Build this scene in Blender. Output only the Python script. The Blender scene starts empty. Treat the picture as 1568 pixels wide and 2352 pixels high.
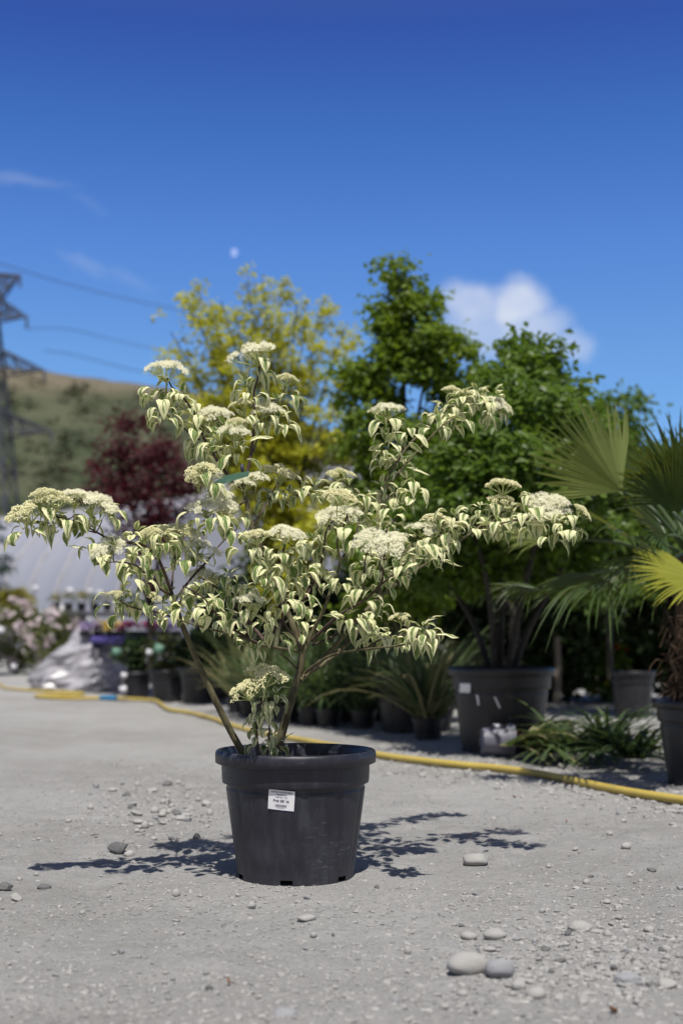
import bpy, bmesh, math, random
import numpy as np
from mathutils import Vector, Matrix, Quaternion

SC = bpy.context.scene
COL = SC.collection
R = math.radians
# ------------------------------------------------------------------ camera, sky, sun, exposure
FPX, X0, Y0, CAMZ = 3000.0, 784.0, 1460.0, 0.628      # focal length and horizon measured on a 1568 x 2352 print
cam_data = bpy.data.cameras.new('camera')
cam_data.sensor_fit = 'VERTICAL'
cam_data.sensor_height = 36.0
cam_data.lens = 36.0 * FPX / 2352.0
cam_data.shift_y = (Y0 - 1176.0) / 2352.0
cam_data.clip_start = 0.05
cam_data.clip_end = 6000.0
cam_data.dof.use_dof = True
cam_data.dof.focus_distance = 3.34
cam_data.dof.aperture_fstop = 2.5
cam_data.dof.aperture_blades = 0
cam = bpy.data.objects.new('camera', cam_data)
COL.objects.link(cam)
cam.location = (0, 0, CAMZ)
cam.rotation_euler = (R(90), 0, 0)
SC.camera = cam

SUN_DIR = Vector((0.045, -0.44, 0.90)).normalized()
sun_data = bpy.data.lights.new('sun', 'SUN')
sun_data.energy = 5.0
sun_data.angle = R(0.53)
sun_data.color = (1.0, 0.95, 0.87)
sun = bpy.data.objects.new('sun', sun_data)
COL.objects.link(sun)
sun.rotation_euler = (-SUN_DIR).to_track_quat('-Z', 'Y').to_euler()

world = bpy.data.worlds.new('World')
SC.world = world
world.use_nodes = True
SC.view_settings.view_transform = 'Standard'
SC.view_settings.look = 'None'
SC.view_settings.gamma = 1.0
SC.view_settings.exposure = 0.05
SC.view_settings.use_curve_mapping = False
SC.cycles.use_denoising = True
SC.cycles.max_bounces = 6
SC.cycles.diffuse_bounces = 3
SC.cycles.transmission_bounces = 3
SC.cycles.transparent_max_bounces = 6
SC.cycles.glossy_bounces = 2
SC.cycles.caustics_reflective = False
SC.cycles.caustics_refractive = False


def px(X, Y, d):
    """point seen at print position X, Y when it stands d metres in front"""
    return Vector(((X - X0) / FPX * d, d, CAMZ + (Y0 - Y) / FPX * d))


def gp(X, Y, z=0.0):
    """point of the level ground under print position X, Y"""
    d = (CAMZ - z) * FPX / (Y - Y0)
    return Vector(((X - X0) / FPX * d, d, z))


class NT:
    """small helper for node graphs"""
    def __init__(self, tree):
        self.t = tree
        self.n = tree.nodes
        self.l = tree.links

    def new(self, typ, **kw):
        n = self.n.new(typ)
        for k, v in kw.items():
            setattr(n, k, v)
        return n

    def link(self, a, b):
        self.l.new(a, b)

    def put(self, sock, v):
        if hasattr(v, 'links') or isinstance(v, bpy.types.NodeSocket):
            self.l.new(v, sock)
        else:
            if sock.type == 'RGBA' and len(v) == 3:
                v = (*v, 1)
            sock.default_value = v

    def math(self, op, a, b=0.0, c=0.0, clamp=False):
        n = self.new('ShaderNodeMath', operation=op, use_clamp=clamp)
        self.put(n.inputs[0], a)
        self.put(n.inputs[1], b)
        self.put(n.inputs[2], c)
        return n.outputs[0]

    def mix(self, f, a, b, blend='MIX'):
        n = self.new('ShaderNodeMix', data_type='RGBA', blend_type=blend)
        self.put(n.inputs[0], f)
        self.put(n.inputs[6], a)
        self.put(n.inputs[7], b)
        return n.outputs[2]

    def noise(self, scale, detail=3.0, rough=0.55, vec=None, dist=0.0):
        n = self.new('ShaderNodeTexNoise')
        n.inputs['Scale'].default_value = scale
        n.inputs['Detail'].default_value = detail
        n.inputs['Roughness'].default_value = rough
        n.inputs['Distortion'].default_value = dist
        if vec is not None:
            self.link(vec, n.inputs['Vector'])
        return n.outputs['Fac']

    def ramp(self, f, stops, interp='LINEAR'):
        n = self.new('ShaderNodeValToRGB')
        cr = n.color_ramp
        cr.interpolation = interp
        while len(cr.elements) < len(stops):
            cr.elements.new(0.5)
        for e, (p, c) in zip(cr.elements, stops):
            e.position = p
            e.color = (c, c, c, 1) if isinstance(c, (int, float)) else (*c, 1)
        self.put(n.inputs[0], f)
        return n.outputs[0]

    def smooth(self, v, a, b):
        n = self.new('ShaderNodeMapRange', interpolation_type='SMOOTHSTEP')
        self.put(n.inputs[0], v)
        n.inputs[1].default_value = a
        n.inputs[2].default_value = b
        n.inputs[3].default_value = 0
        n.inputs[4].default_value = 1
        return n.outputs[0]


# ---- sky: clear spring sky with one cloud bank and faint wisps
w = NT(world.node_tree)
w.n.clear()
sky = w.new('ShaderNodeTexSky', sky_type='NISHITA')
sky.sun_disc = False
sky.sun_elevation = math.asin(SUN_DIR.z)
sky.sun_rotation = math.atan2(SUN_DIR.x, SUN_DIR.y)
sky.altitude = 400.0
sky.air_density = 1.0
sky.dust_density = 0.35
sky.ozone_density = 3.0
skycol = w.mix(1.0, sky.outputs[0], (0.92, 0.86, 1.05), 'MULTIPLY')
tc = w.new('ShaderNodeTexCoord')
sep = w.new('ShaderNodeSeparateXYZ')
w.link(tc.outputs['Generated'], sep.inputs[0])
# clear dry air: paler towards the horizon, deep blue above, warmed near the high sun to take blue from shadows
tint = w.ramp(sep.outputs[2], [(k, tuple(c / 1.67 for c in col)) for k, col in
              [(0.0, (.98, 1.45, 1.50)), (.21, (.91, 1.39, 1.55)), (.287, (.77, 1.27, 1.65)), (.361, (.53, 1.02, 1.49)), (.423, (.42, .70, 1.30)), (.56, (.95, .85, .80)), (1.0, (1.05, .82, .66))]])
tint = w.mix(w.smooth(sep.outputs[1], -0.15, 0.30), tuple(c / 1.67 for c in (1.25, 1.02, .78)), tint)   # unseen half of the sky, warmed and brightened to fill the shadows
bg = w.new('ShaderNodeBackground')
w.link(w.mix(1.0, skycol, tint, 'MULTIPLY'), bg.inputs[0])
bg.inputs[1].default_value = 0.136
ysafe = w.math('MAXIMUM', sep.outputs[1], 0.05)
cu = w.math('DIVIDE', sep.outputs[0], ysafe)
cv = w.math('DIVIDE', sep.outputs[2], ysafe)
comb = w.new('ShaderNodeCombineXYZ')
w.put(comb.inputs[0], cu)
w.put(comb.inputs[1], cv)
nA = w.math('SUBTRACT', w.noise(26.0, 5.0, 0.62, comb.outputs[0]), 0.5)
nB = w.math('SUBTRACT', w.noise(31.0, 5.0, 0.62, tc.outputs['Generated']), 0.5)
cu2 = w.math('ADD', cu, w.math('MULTIPLY', nA, 0.030))
cv2 = w.math('ADD', cv, w.math('MULTIPLY', nB, 0.026))


def puff(X, Y, rx, ry, amp, ang=0.0, hard=0.35):
    du = w.math('SUBTRACT', cu2, (X - X0) / FPX)
    dv = w.math('SUBTRACT', cv2, (Y0 - Y) / FPX)
    c, s = math.cos(ang), math.sin(ang)
    a = w.math('ADD', w.math('MULTIPLY', du, c), w.math('MULTIPLY', dv, s))
    b = w.math('SUBTRACT', w.math('MULTIPLY', dv, c), w.math('MULTIPLY', du, s))
    a = w.math('DIVIDE', a, rx / FPX)
    b = w.math('DIVIDE', b, ry / FPX)
    r = w.math('SQRT', w.math('ADD', w.math('MULTIPLY', a, a), w.math('MULTIPLY', b, b)))
    m = w.math('SUBTRACT', 1.0, w.smooth(r, hard, 1.25))
    return w.math('MULTIPLY', m, amp)


mask = None
for args in [(1085, 700, 95, 60, .62), (1185, 698, 75, 62, .9), (1120, 760, 130, 70, .5), (1215, 750, 95, 60, .62),
             (1290, 795, 75, 40, .42), (1335, 805, 40, 30, .36),
             (40, 412, 150, 16, .14, -0.08, 0.0), (190, 605, 80, 22, .13, -0.5, 0.0), (290, 640, 90, 20, .08, -.35, 0.0), (200, 465, 70, 18, .05, -.4, 0.0)]:
    p_ = puff(*args)
    mask = p_ if mask is None else w.math('MAXIMUM', mask, p_)
mask = w.math('MULTIPLY', mask, w.math('ADD', 0.85, w.math('MULTIPLY', nA, 0.9)), clamp=True)
mask = w.math('MULTIPLY', mask, w.math('GREATER_THAN', sep.outputs[1], 0.06))
bgc = w.new('ShaderNodeBackground')
bgc.inputs[0].default_value = (0.74, 0.78, 0.87, 1)
bgc.inputs[1].default_value = 1.0
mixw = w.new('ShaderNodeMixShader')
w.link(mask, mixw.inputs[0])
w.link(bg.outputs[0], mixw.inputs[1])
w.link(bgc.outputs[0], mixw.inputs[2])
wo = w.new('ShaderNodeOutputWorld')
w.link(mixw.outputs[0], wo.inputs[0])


# ------------------------------------------------------------------ materials
def material(name):
    m = bpy.data.materials.new(name)
    m.use_nodes = True
    t = NT(m.node_tree)
    t.n.clear()
    out = t.new('ShaderNodeOutputMaterial')
    return m, t, out


def principled(t, out, col, rough=0.6, spec=0.4, bump=None, bump_d=0.01, bump_s=0.5):
    b = t.new('ShaderNodeBsdfPrincipled')
    t.put(b.inputs['Base Color'], col)
    t.put(b.inputs['Roughness'], rough)
    b.inputs['Specular IOR Level'].default_value = spec
    if bump is not None:
        bn = t.new('ShaderNodeBump')
        bn.inputs['Distance'].default_value = bump_d
        bn.inputs['Strength'].default_value = bump_s
        t.put(bn.inputs['Height'], bump)
        t.link(bn.outputs[0], b.inputs['Normal'])
    t.link(b.outputs[0], out.inputs[0])
    return b


def plain(name, c, rough=0.6, spec=0.4, var=0.15, scale=12.0):
    m, t, out = material(name)
    tcn = t.new('ShaderNodeTexCoord')
    n = t.noise(scale, 4, 0.6, tcn.outputs['Object'])
    c1 = tuple(max(0, x * (1 - var)) for x in c)
    c2 = tuple(min(1, x * (1 + var)) for x in c)
    principled(t, out, t.mix(n, c1, c2), rough, spec, n, 0.004, 0.3)
    return m


def leafmat(name, dark, light, trans, tr=0.35, rough=0.5, spec=0.35):
    """foliage: every leaf its own tone, part of the light passes through"""
    m, t, out = material(name)
    geo = t.new('ShaderNodeNewGeometry')
    tcn = t.new('ShaderNodeTexCoord')
    n = t.noise(6.0, 2, 0.5, tcn.outputs['Object'])
    f = t.math('ADD', t.math('MULTIPLY', geo.outputs['Random Per Island'], 0.6), t.math('MULTIPLY', n, 0.4))
    c = t.mix(f, dark, light)
    b = t.new('ShaderNodeBsdfPrincipled')
    t.put(b.inputs['Base Color'], c)
    b.inputs['Roughness'].default_value = rough
    b.inputs['Specular IOR Level'].default_value = spec
    tl = t.new('ShaderNodeBsdfTranslucent')
    tl.inputs[0].default_value = (*trans, 1)
    mx = t.new('ShaderNodeMixShader')
    mx.inputs[0].default_value = tr
    t.link(b.outputs[0], mx.inputs[1])
    t.link(tl.outputs[0], mx.inputs[2])
    t.link(mx.outputs[0], out.inputs[0])
    return m


def variegated():
    m, t, out = material('variegated_leaf')
    uv = t.new('ShaderNodeUVMap', uv_map='UVMap')
    s = t.new('ShaderNodeSeparateXYZ')
    t.link(uv.outputs[0], s.inputs[0])
    geo = t.new('ShaderNodeNewGeometry')
    rnd = geo.outputs['Random Per Island']
    across = t.math('ABSOLUTE', t.math('SUBTRACT', s.outputs[0], 0.5))       # 0 at the midrib, .5 at the margin
    # pattern coordinates: stretched along the veins, shifted for every leaf
    cb = t.new('ShaderNodeCombineXYZ')
    t.put(cb.inputs[0], t.math('ADD', t.math('MULTIPLY', s.outputs[0], 5.2), t.math('MULTIPLY', rnd, 37.0)))
    t.put(cb.inputs[1], t.math('SUBTRACT', t.math('MULTIPLY', s.outputs[1], 2.4), t.math('MULTIPLY', across, 3.0)))
    t.put(cb.inputs[2], t.math('MULTIPLY', rnd, 91.0))
    n = t.noise(1.6, 3, 0.55, cb.outputs[0])
    edge = t.math('ADD', across, t.math('MULTIPLY', t.math('SUBTRACT', n, 0.5), 0.85))
    shift = t.math('MULTIPLY', t.math('SUBTRACT', rnd, 0.5), 0.26)
    f = t.smooth(t.math('ADD', edge, shift), 0.160, 0.245)
    green = t.mix(t.smooth(n, 0.35, 0.62), (0.115, 0.190, 0.050), (0.29, 0.36, 0.120))
    cream = t.mix(rnd, (0.90, 0.86, 0.54), (0.84, 0.83, 0.48))
    col = t.mix(f, green, cream)
    # side veins
    vein = t.math('SINE', t.math('MULTIPLY', t.math('SUBTRACT', t.math('MULTIPLY', s.outputs[1], 1.0), t.math('MULTIPLY', across, 0.7)), 42.0))
    b = t.new('ShaderNodeBsdfPrincipled')
    t.put(b.inputs['Base Color'], col)
    b.inputs['Roughness'].default_value = 0.45
    b.inputs['Specular IOR Level'].default_value = 0.35
    bn = t.new('ShaderNodeBump')
    bn.inputs['Distance'].default_value = 0.0012
    bn.inputs['Strength'].default_value = 0.5
    t.put(bn.inputs['Height'], vein)
    t.link(bn.outputs[0], b.inputs['Normal'])
    tl = t.new('ShaderNodeBsdfTranslucent')
    t.put(tl.inputs[0], t.mix(f, (0.16, 0.30, 0.04), (0.62, 0.66, 0.26)))
    mx = t.new('ShaderNodeMixShader')
    mx.inputs[0].default_value = 0.22
    t.link(b.outputs[0], mx.inputs[1])
    t.link(tl.outputs[0], mx.inputs[2])
    t.link(mx.outputs[0], out.inputs[0])
    return m


def barkmat(name, a, b_, scale=60.0):
    m, t, out = material(name)
    tcn = t.new('ShaderNodeTexCoord')
    mp = t.new('ShaderNodeMapping')
    mp.inputs['Scale'].default_value = (1, 1, 0.35)
    t.link(tcn.outputs['Object'], mp.inputs[0])
    n = t.noise(scale, 5, 0.65, mp.outputs[0])
    n2 = t.noise(scale * 0.25, 3, 0.6, tcn.outputs['Object'])
    c = t.mix(t.smooth(t.math('ADD', t.math('MULTIPLY', n, .6), t.math('MULTIPLY', n2, .4)), 0.36, 0.64), a, b_)
    principled(t, out, c, 0.7, 0.25, n, 0.003, 0.6)
    return m


def potmat(name, base, dusty=0.5):
    """black nursery plastic: scuffed, dusty, slightly shiny"""
    m, t, out = material(name)
    tcn = t.new('ShaderNodeTexCoord')
    mp = t.new('ShaderNodeMapping')
    mp.inputs['Scale'].default_value = (1, 1, 0.22)
    t.link(tcn.outputs['Object'], mp.inputs[0])
    streak = t.noise(38.0, 4, 0.6, mp.outputs[0])
    blot = t.noise(9.0, 5, 0.6, tcn.outputs['Object'])
    fine = t.noise(320.0, 2, 0.6, tcn.outputs['Object'])
    mp2 = t.new('ShaderNodeMapping')
    mp2.inputs['Rotation'].default_value = (0.3, 0.9, 0.35)
    mp2.inputs['Scale'].default_value = (1, 1, 7.0)
    t.link(tcn.outputs['Object'], mp2.inputs[0])
    scr = t.smooth(t.noise(26.0, 6, 0.72, mp2.outputs[0], 0.6), 0.585, 0.66)
    scrm = t.math('MULTIPLY', scr, t.smooth(t.noise(5.5, 2, 0.5, tcn.outputs['Object']), 0.47, 0.60))
    d = t.math('MULTIPLY', t.smooth(t.math('ADD', t.math('MULTIPLY', streak, .5), t.math('MULTIPLY', blot, .5)), 0.42, 0.66), dusty)
    sep_ = t.new('ShaderNodeSeparateXYZ')
    t.link(tcn.outputs['Object'], sep_.inputs[0])
    low = t.math('MULTIPLY', t.math('SUBTRACT', 1.0, t.smooth(sep_.outputs[2], 0.0, 0.045)), t.math('MULTIPLY', blot, 0.75))
    d = t.math('ADD', d, t.math('MULTIPLY', low, 0.95), clamp=True)
    dust = tuple(x * 0.55 + 0.022 for x in base)
    c = t.mix(d, base, tuple(min(1, x * 1.9 + 0.022) for x in base))
    c = t.mix(t.math('MULTIPLY', t.smooth(fine, 0.66, 0.72), 0.35), c, (0.13, 0.13, 0.13))
    c = t.mix(t.math('MULTIPLY', scrm, 0.75), c, (0.15, 0.15, 0.16))
    rgh = t.math('ADD', 0.40, t.math('MULTIPLY', d, 0.25))
    principled(t, out, c, rgh, 0.45, t.math('ADD', t.math('MULTIPLY', streak, .5), t.math('MULTIPLY', fine, .08)), 0.0015, 0.5)
    return m


M = {}
M['leaf'] = variegated()
M['petal'] = leafmat('white_floret', (0.90, 0.88, 0.64), (0.97, 0.95, 0.80), (0.85, 0.85, 0.6), 0.12, 0.6, 0.2)
M['bud'] = leafmat('yellow_bud', (0.76, 0.73, 0.40), (0.90, 0.87, 0.58), (0.75, 0.75, 0.35), 0.12, 0.6, 0.2)
M['ray'] = plain('flower_stalk', (0.46, 0.50, 0.20), 0.6)
M['oldbark'] = barkmat('olive_bark', (0.060, 0.052, 0.030), (0.155, 0.140, 0.075))
M['twig'] = barkmat('purple_twig_bark', (0.050, 0.030, 0.026), (0.115, 0.078, 0.066))
M['treebark'] = barkmat('dark_tree_bark', (0.016, 0.014, 0.011), (0.05, 0.044, 0.036), 30)
M['pot'] = potmat('black_pot_plastic', (0.016, 0.017, 0.026), 0.6)
M['potfar'] = potmat('black_tub_plastic', (0.011, 0.011, 0.015), 0.35)
M['potgrey'] = plain('grey_pot_plastic', (0.13, 0.13, 0.165), 0.5, 0.4, 0.12, 14)
M['soil'] = plain('potting_soil', (0.035, 0.026, 0.019), 0.9, 0.1, 0.4, 60)
M['paper'] = plain('label_paper', (0.80, 0.80, 0.82), 0.5, 0.3, 0.03)
M['ink'] = plain('label_ink', (0.03, 0.03, 0.09), 0.6, 0.2, 0.05)
M['blueedge'] = plain('label_blue_edge', (0.03, 0.09, 0.28), 0.5, 0.3, 0.05)
M['hose'] = plain('yellow_hose_rubber', (0.47, 0.36, 0.085), 0.5, 0.35, 0.22, 9)
M['blue'] = plain('blue_coupling_plastic', (0.02, 0.17, 0.35), 0.4)
M['tag'] = plain('green_tag_plastic', (0.24, 0.48, 0.36), 0.5, 0.3, 0.08)
M['darkgreen'] = leafmat('dark_green_leaf', (0.050, 0.098, 0.011), (0.165, 0.240, 0.026), (0.28, 0.40, 0.02), 0.36, 0.45)
M['darkgreen2'] = leafmat('blue_green_leaf', (0.036, 0.082, 0.012), (0.135, 0.205, 0.030), (0.21, 0.34, 0.03), 0.34, 0.45)
M['shadepaintleaf'] = leafmat('painted_shade_leaf', (0.014, 0.032, 0.009), (0.040, 0.068, 0.018), (0.05, 0.09, 0.02), 0.15, 0.5)  # leaf tone sunk towards black, deep shade painted into the colour
M['gold'] = leafmat('golden_leaf', (0.29, 0.31, 0.022), (0.57, 0.55, 0.06), (0.57, 0.58, 0.04), 0.42)
M['purple'] = leafmat('purple_leaf', (0.030, 0.006, 0.010), (0.105, 0.016, 0.028), (0.15, 0.015, 0.03), 0.30)
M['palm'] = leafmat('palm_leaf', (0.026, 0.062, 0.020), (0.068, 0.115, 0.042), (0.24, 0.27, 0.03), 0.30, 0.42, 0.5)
M['palmlit'] = leafmat('lit_palm_leaf', (0.11, 0.150, 0.042), (0.29, 0.335, 0.125), (0.30, 0.33, 0.04), 0.25, 0.5, 0.22)  # lighter copy of the palm leaf, sunlight painted into its colour
M['palmsunyellow'] = leafmat('sunlit_yellow_palm_leaf', (0.30, 0.32, 0.05), (0.46, 0.46, 0.09), (0.45, 0.48, 0.04), 0.35)  # sun shining through the fan, painted in as yellow leaf colour
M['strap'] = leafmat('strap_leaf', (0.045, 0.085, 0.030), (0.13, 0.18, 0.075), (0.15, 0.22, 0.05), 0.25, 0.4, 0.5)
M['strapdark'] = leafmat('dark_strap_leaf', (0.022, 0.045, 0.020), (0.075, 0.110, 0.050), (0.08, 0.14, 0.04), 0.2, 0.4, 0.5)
M['strapold'] = leafmat('pale_strap_leaf', (0.17, 0.18, 0.08), (0.40, 0.36, 0.20), (0.3, 0.3, 0.1), 0.25)
M['fibre'] = plain('palm_fibre', (0.085, 0.058, 0.040), 0.9, 0.1, 0.4, 40)
M['shrub'] = leafmat('shrub_leaf', (0.045, 0.085, 0.025), (0.13, 0.18, 0.04), (0.2, 0.28, 0.04), 0.25)
M['oliveleaf'] = leafmat('olive_leaf', (0.05, 0.075, 0.025), (0.17, 0.185, 0.06), (0.2, 0.22, 0.05), 0.25)
M['darkolive'] = leafmat('dark_olive_leaf', (0.025, 0.038, 0.012), (0.07, 0.078, 0.025), (0.08, 0.1, 0.02), 0.2)
M['yewgold'] = leafmat('golden_conifer_needle', (0.16, 0.15, 0.012), (0.32, 0.29, 0.03), (0.3, 0.28, 0.02), 0.2)
M['conifer'] = leafmat('dark_conifer_needle', (0.012, 0.035, 0.02), (0.035, 0.07, 0.04), (0.03, 0.08, 0.03), 0.15)
M['pinkflower'] = leafmat('pale_pink_blossom', (0.62, 0.50, 0.52), (0.85, 0.80, 0.82), (0.7, 0.55, 0.6), 0.3)
M['whiteflower'] = leafmat('white_blossom', (0.75, 0.75, 0.75), (0.88, 0.87, 0.9), (0.8, 0.8, 0.8), 0.3)
M['lilacflower'] = leafmat('lilac_blossom', (0.30, 0.22, 0.42), (0.50, 0.42, 0.62), (0.4, 0.3, 0.5), 0.3)
M['redflower'] = leafmat('magenta_blossom', (0.35, 0.02, 0.11), (0.55, 0.05, 0.20), (0.5, 0.05, 0.2), 0.3)
M['yellowflower'] = leafmat('yellow_blossom', (0.5, 0.34, 0.05), (0.7, 0.5, 0.08), (0.6, 0.5, 0.05), 0.3)
M['orangeflower'] = leafmat('orange_bud', (0.35, 0.07, 0.02), (0.5, 0.12, 0.04), (0.5, 0.1, 0.02), 0.3)
M['violet'] = plain('violet_tray_plastic', (0.12, 0.10, 0.34), 0.45)
M['film'] = plain('white_tunnel_film', (0.29, 0.305, 0.36), 0.45, 0.4, 0.16, 0.5)
M['hoop'] = plain('tunnel_hoop_steel', (0.33, 0.33, 0.36), 0.5)
M['steel'] = plain('galvanised_steel', (0.05, 0.055, 0.075), 0.6)
M['wire'] = plain('aluminium_wire', (0.10, 0.11, 0.14), 0.6)
M['bench'] = plain('bench_metal', (0.07, 0.07, 0.085), 0.6)
M['bag'] = plain('crumpled_clear_film', (0.34, 0.335, 0.37), 0.35, 0.6, 0.5, 7)
M['tagwhite'] = plain('white_plastic_tag', (0.58, 0.58, 0.63), 0.5, 0.4, 0.05)
M['taggreen'] = plain('pale_green_tag', (0.11, 0.22, 0.165), 0.5, 0.4, 0.05)
M['post'] = plain('weathered_post', (0.22, 0.19, 0.16), 0.8, 0.2)


def groundmat():
    m, t, out = material('dusty_gravel')
    tcn = t.new('ShaderNodeTexCoord')
    o = tcn.outputs['Object']
    big = t.noise(0.55, 4, 0.55, o)
    mid = t.noise(5.0, 5, 0.6, o)
    fine = t.noise(55.0, 5, 0.7, o)
    grit = t.noise(230.0, 4, 0.75, o)
    vor = t.new('ShaderNodeTexVoronoi', feature='F1')
    vor.inputs['Scale'].default_value = 75.0
    t.link(o, vor.inputs['Vector'])
    sepc = t.new('ShaderNodeSeparateColor')
    t.link(vor.outputs['Color'], sepc.inputs[0])
    c = t.mix(t.smooth(big, 0.35, 0.65), (0.335, 0.330, 0.318), (0.420, 0.418, 0.410))
    c = t.mix(t.math('MULTIPLY', t.smooth(mid, 0.42, 0.68), 0.5), c, (0.45, 0.447, 0.44))
    c = t.mix(t.math('MULTIPLY', t.smooth(t.noise(1.9, 5, 0.65, o, 0.8), 0.55, 0.72), 0.35), c, (0.235, 0.225, 0.205))      # damp stains, spilt compost
    c = t.mix(t.math('MULTIPLY', t.smooth(fine, 0.52, 0.68), 0.45), c, (0.215, 0.21, 0.20))
    # half sunk chips, each its own grey
    chip = t.math('MULTIPLY', t.math('SUBTRACT', 1.0, t.smooth(vor.outputs['Distance'], 0.15, 0.42)), t.smooth(sepc.outputs[0], 0.62, 0.75))
    patch = t.smooth(t.noise(1.3, 3, 0.6, o), 0.45, 0.62)
    chip = t.math('MULTIPLY', chip, t.math('ADD', 0.25, t.math('MULTIPLY', patch, 0.75)))
    c = t.mix(chip, c, t.ramp(sepc.outputs[1], [(0, (0.21, 0.215, 0.225)), (0.5, (0.38, 0.38, 0.38)), (1, (0.50, 0.49, 0.48))]))
    c = t.mix(t.math('MULTIPLY', t.smooth(grit, 0.57, 0.70), 0.55), c, (0.13, 0.127, 0.122))
    h = t.math('ADD', t.math('MULTIPLY', fine, 0.6), t.math('ADD', t.math('MULTIPLY', grit, 0.30), t.math('MULTIPLY', chip, 0.5)))
    h = t.math('ADD', h, t.math('MULTIPLY', mid, 0.8))
    principled(t, out, c, 0.9, 0.15, h, 0.022, 1.0)
    return m


def stonemat(name, a, b_):
    m, t, out = material(name)
    tcn = t.new('ShaderNodeTexCoord')
    geo = t.new('ShaderNodeNewGeometry')
    n = t.noise(30.0, 5, 0.6, tcn.outputs['Object'])
    g = t.noise(300.0, 3, 0.6, tcn.outputs['Object'])
    f = t.math('ADD', t.math('MULTIPLY', geo.outputs['Random Per Island'], .6), t.math('MULTIPLY', n, .4))
    c = t.mix(f, a, b_)
    c = t.mix(t.math('MULTIPLY', t.smooth(g, .55, .7), .4), c, tuple(x * .6 for x in a))
    principled(t, out, c, 0.85, 0.2, t.math('ADD', t.math('MULTIPLY', n, .6), t.math('MULTIPLY', g, .25)), 0.003, 0.6)
    return m


M['ground'] = groundmat()
M['chips'] = stonemat('grey_chips', (0.19, 0.19, 0.19), (0.43, 0.42, 0.405))
M['palestone'] = stonemat('pale_grey_stone', (0.28, 0.277, 0.268), (0.365, 0.36, 0.35))
M['bluestone'] = stonemat('blue_grey_stone', (0.21, 0.215, 0.235), (0.32, 0.325, 0.34))
M['darkstone'] = stonemat('dark_grey_stone', (0.09, 0.095, 0.10), (0.17, 0.17, 0.17))


def hillmat():
    m, t, out = material('hill_scrub')
    tcn = t.new('ShaderNodeTexCoord')
    o = tcn.outputs['Object']
    s = t.new('ShaderNodeSeparateXYZ')
    t.link(o, s.inputs[0])
    a = t.noise(0.022, 5, 0.6, o)
    b = t.noise(0.075, 4, 0.6, o)
    hz = t.math('ADD', s.outputs[2], t.math('MULTIPLY', t.math('SUBTRACT', a, .5), 26.0))
    top = t.smooth(hz, 41.0, 50.0)
    dry = t.mix(b, (0.105, 0.098, 0.068), (0.180, 0.158, 0.112))
    grn = t.mix(t.smooth(b, .4, .6), (0.052, 0.066, 0.038), (0.086, 0.094, 0.060))
    c = t.mix(top, grn, dry)
    band = t.smooth(a, .54, .60)
    c = t.mix(t.math('MULTIPLY', band, .7), c, (0.17, 0.145, 0.11))
    c = t.mix(t.math('MULTIPLY', t.smooth(t.noise(0.05, 4, .6, o), .56, .64), .75), c, (0.044, 0.056, 0.034))
    principled(t, out, c, 0.95, 0.05, b, 2.0, 0.7)
    return m


M['hill'] = hillmat()


def moonmat():
    m, t, out = material('pale_day_moon')
    d = t.new('ShaderNodeBsdfDiffuse')
    tcn = t.new('ShaderNodeTexCoord')
    n = t.noise(0.16, 3, .6, tcn.outputs['Object'])
    t.put(d.inputs[0], t.mix(n, (0.13, 0.125, 0.12), (0.29, 0.275, 0.26)))
    tr = t.new('ShaderNodeBsdfTransparent')
    ad = t.new('ShaderNodeAddShader')
    t.link(d.outputs[0], ad.inputs[0])
    t.link(tr.outputs[0], ad.inputs[1])
    t.link(ad.outputs[0], out.inputs[0])
    return m


M['moon'] = moonmat()


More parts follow.
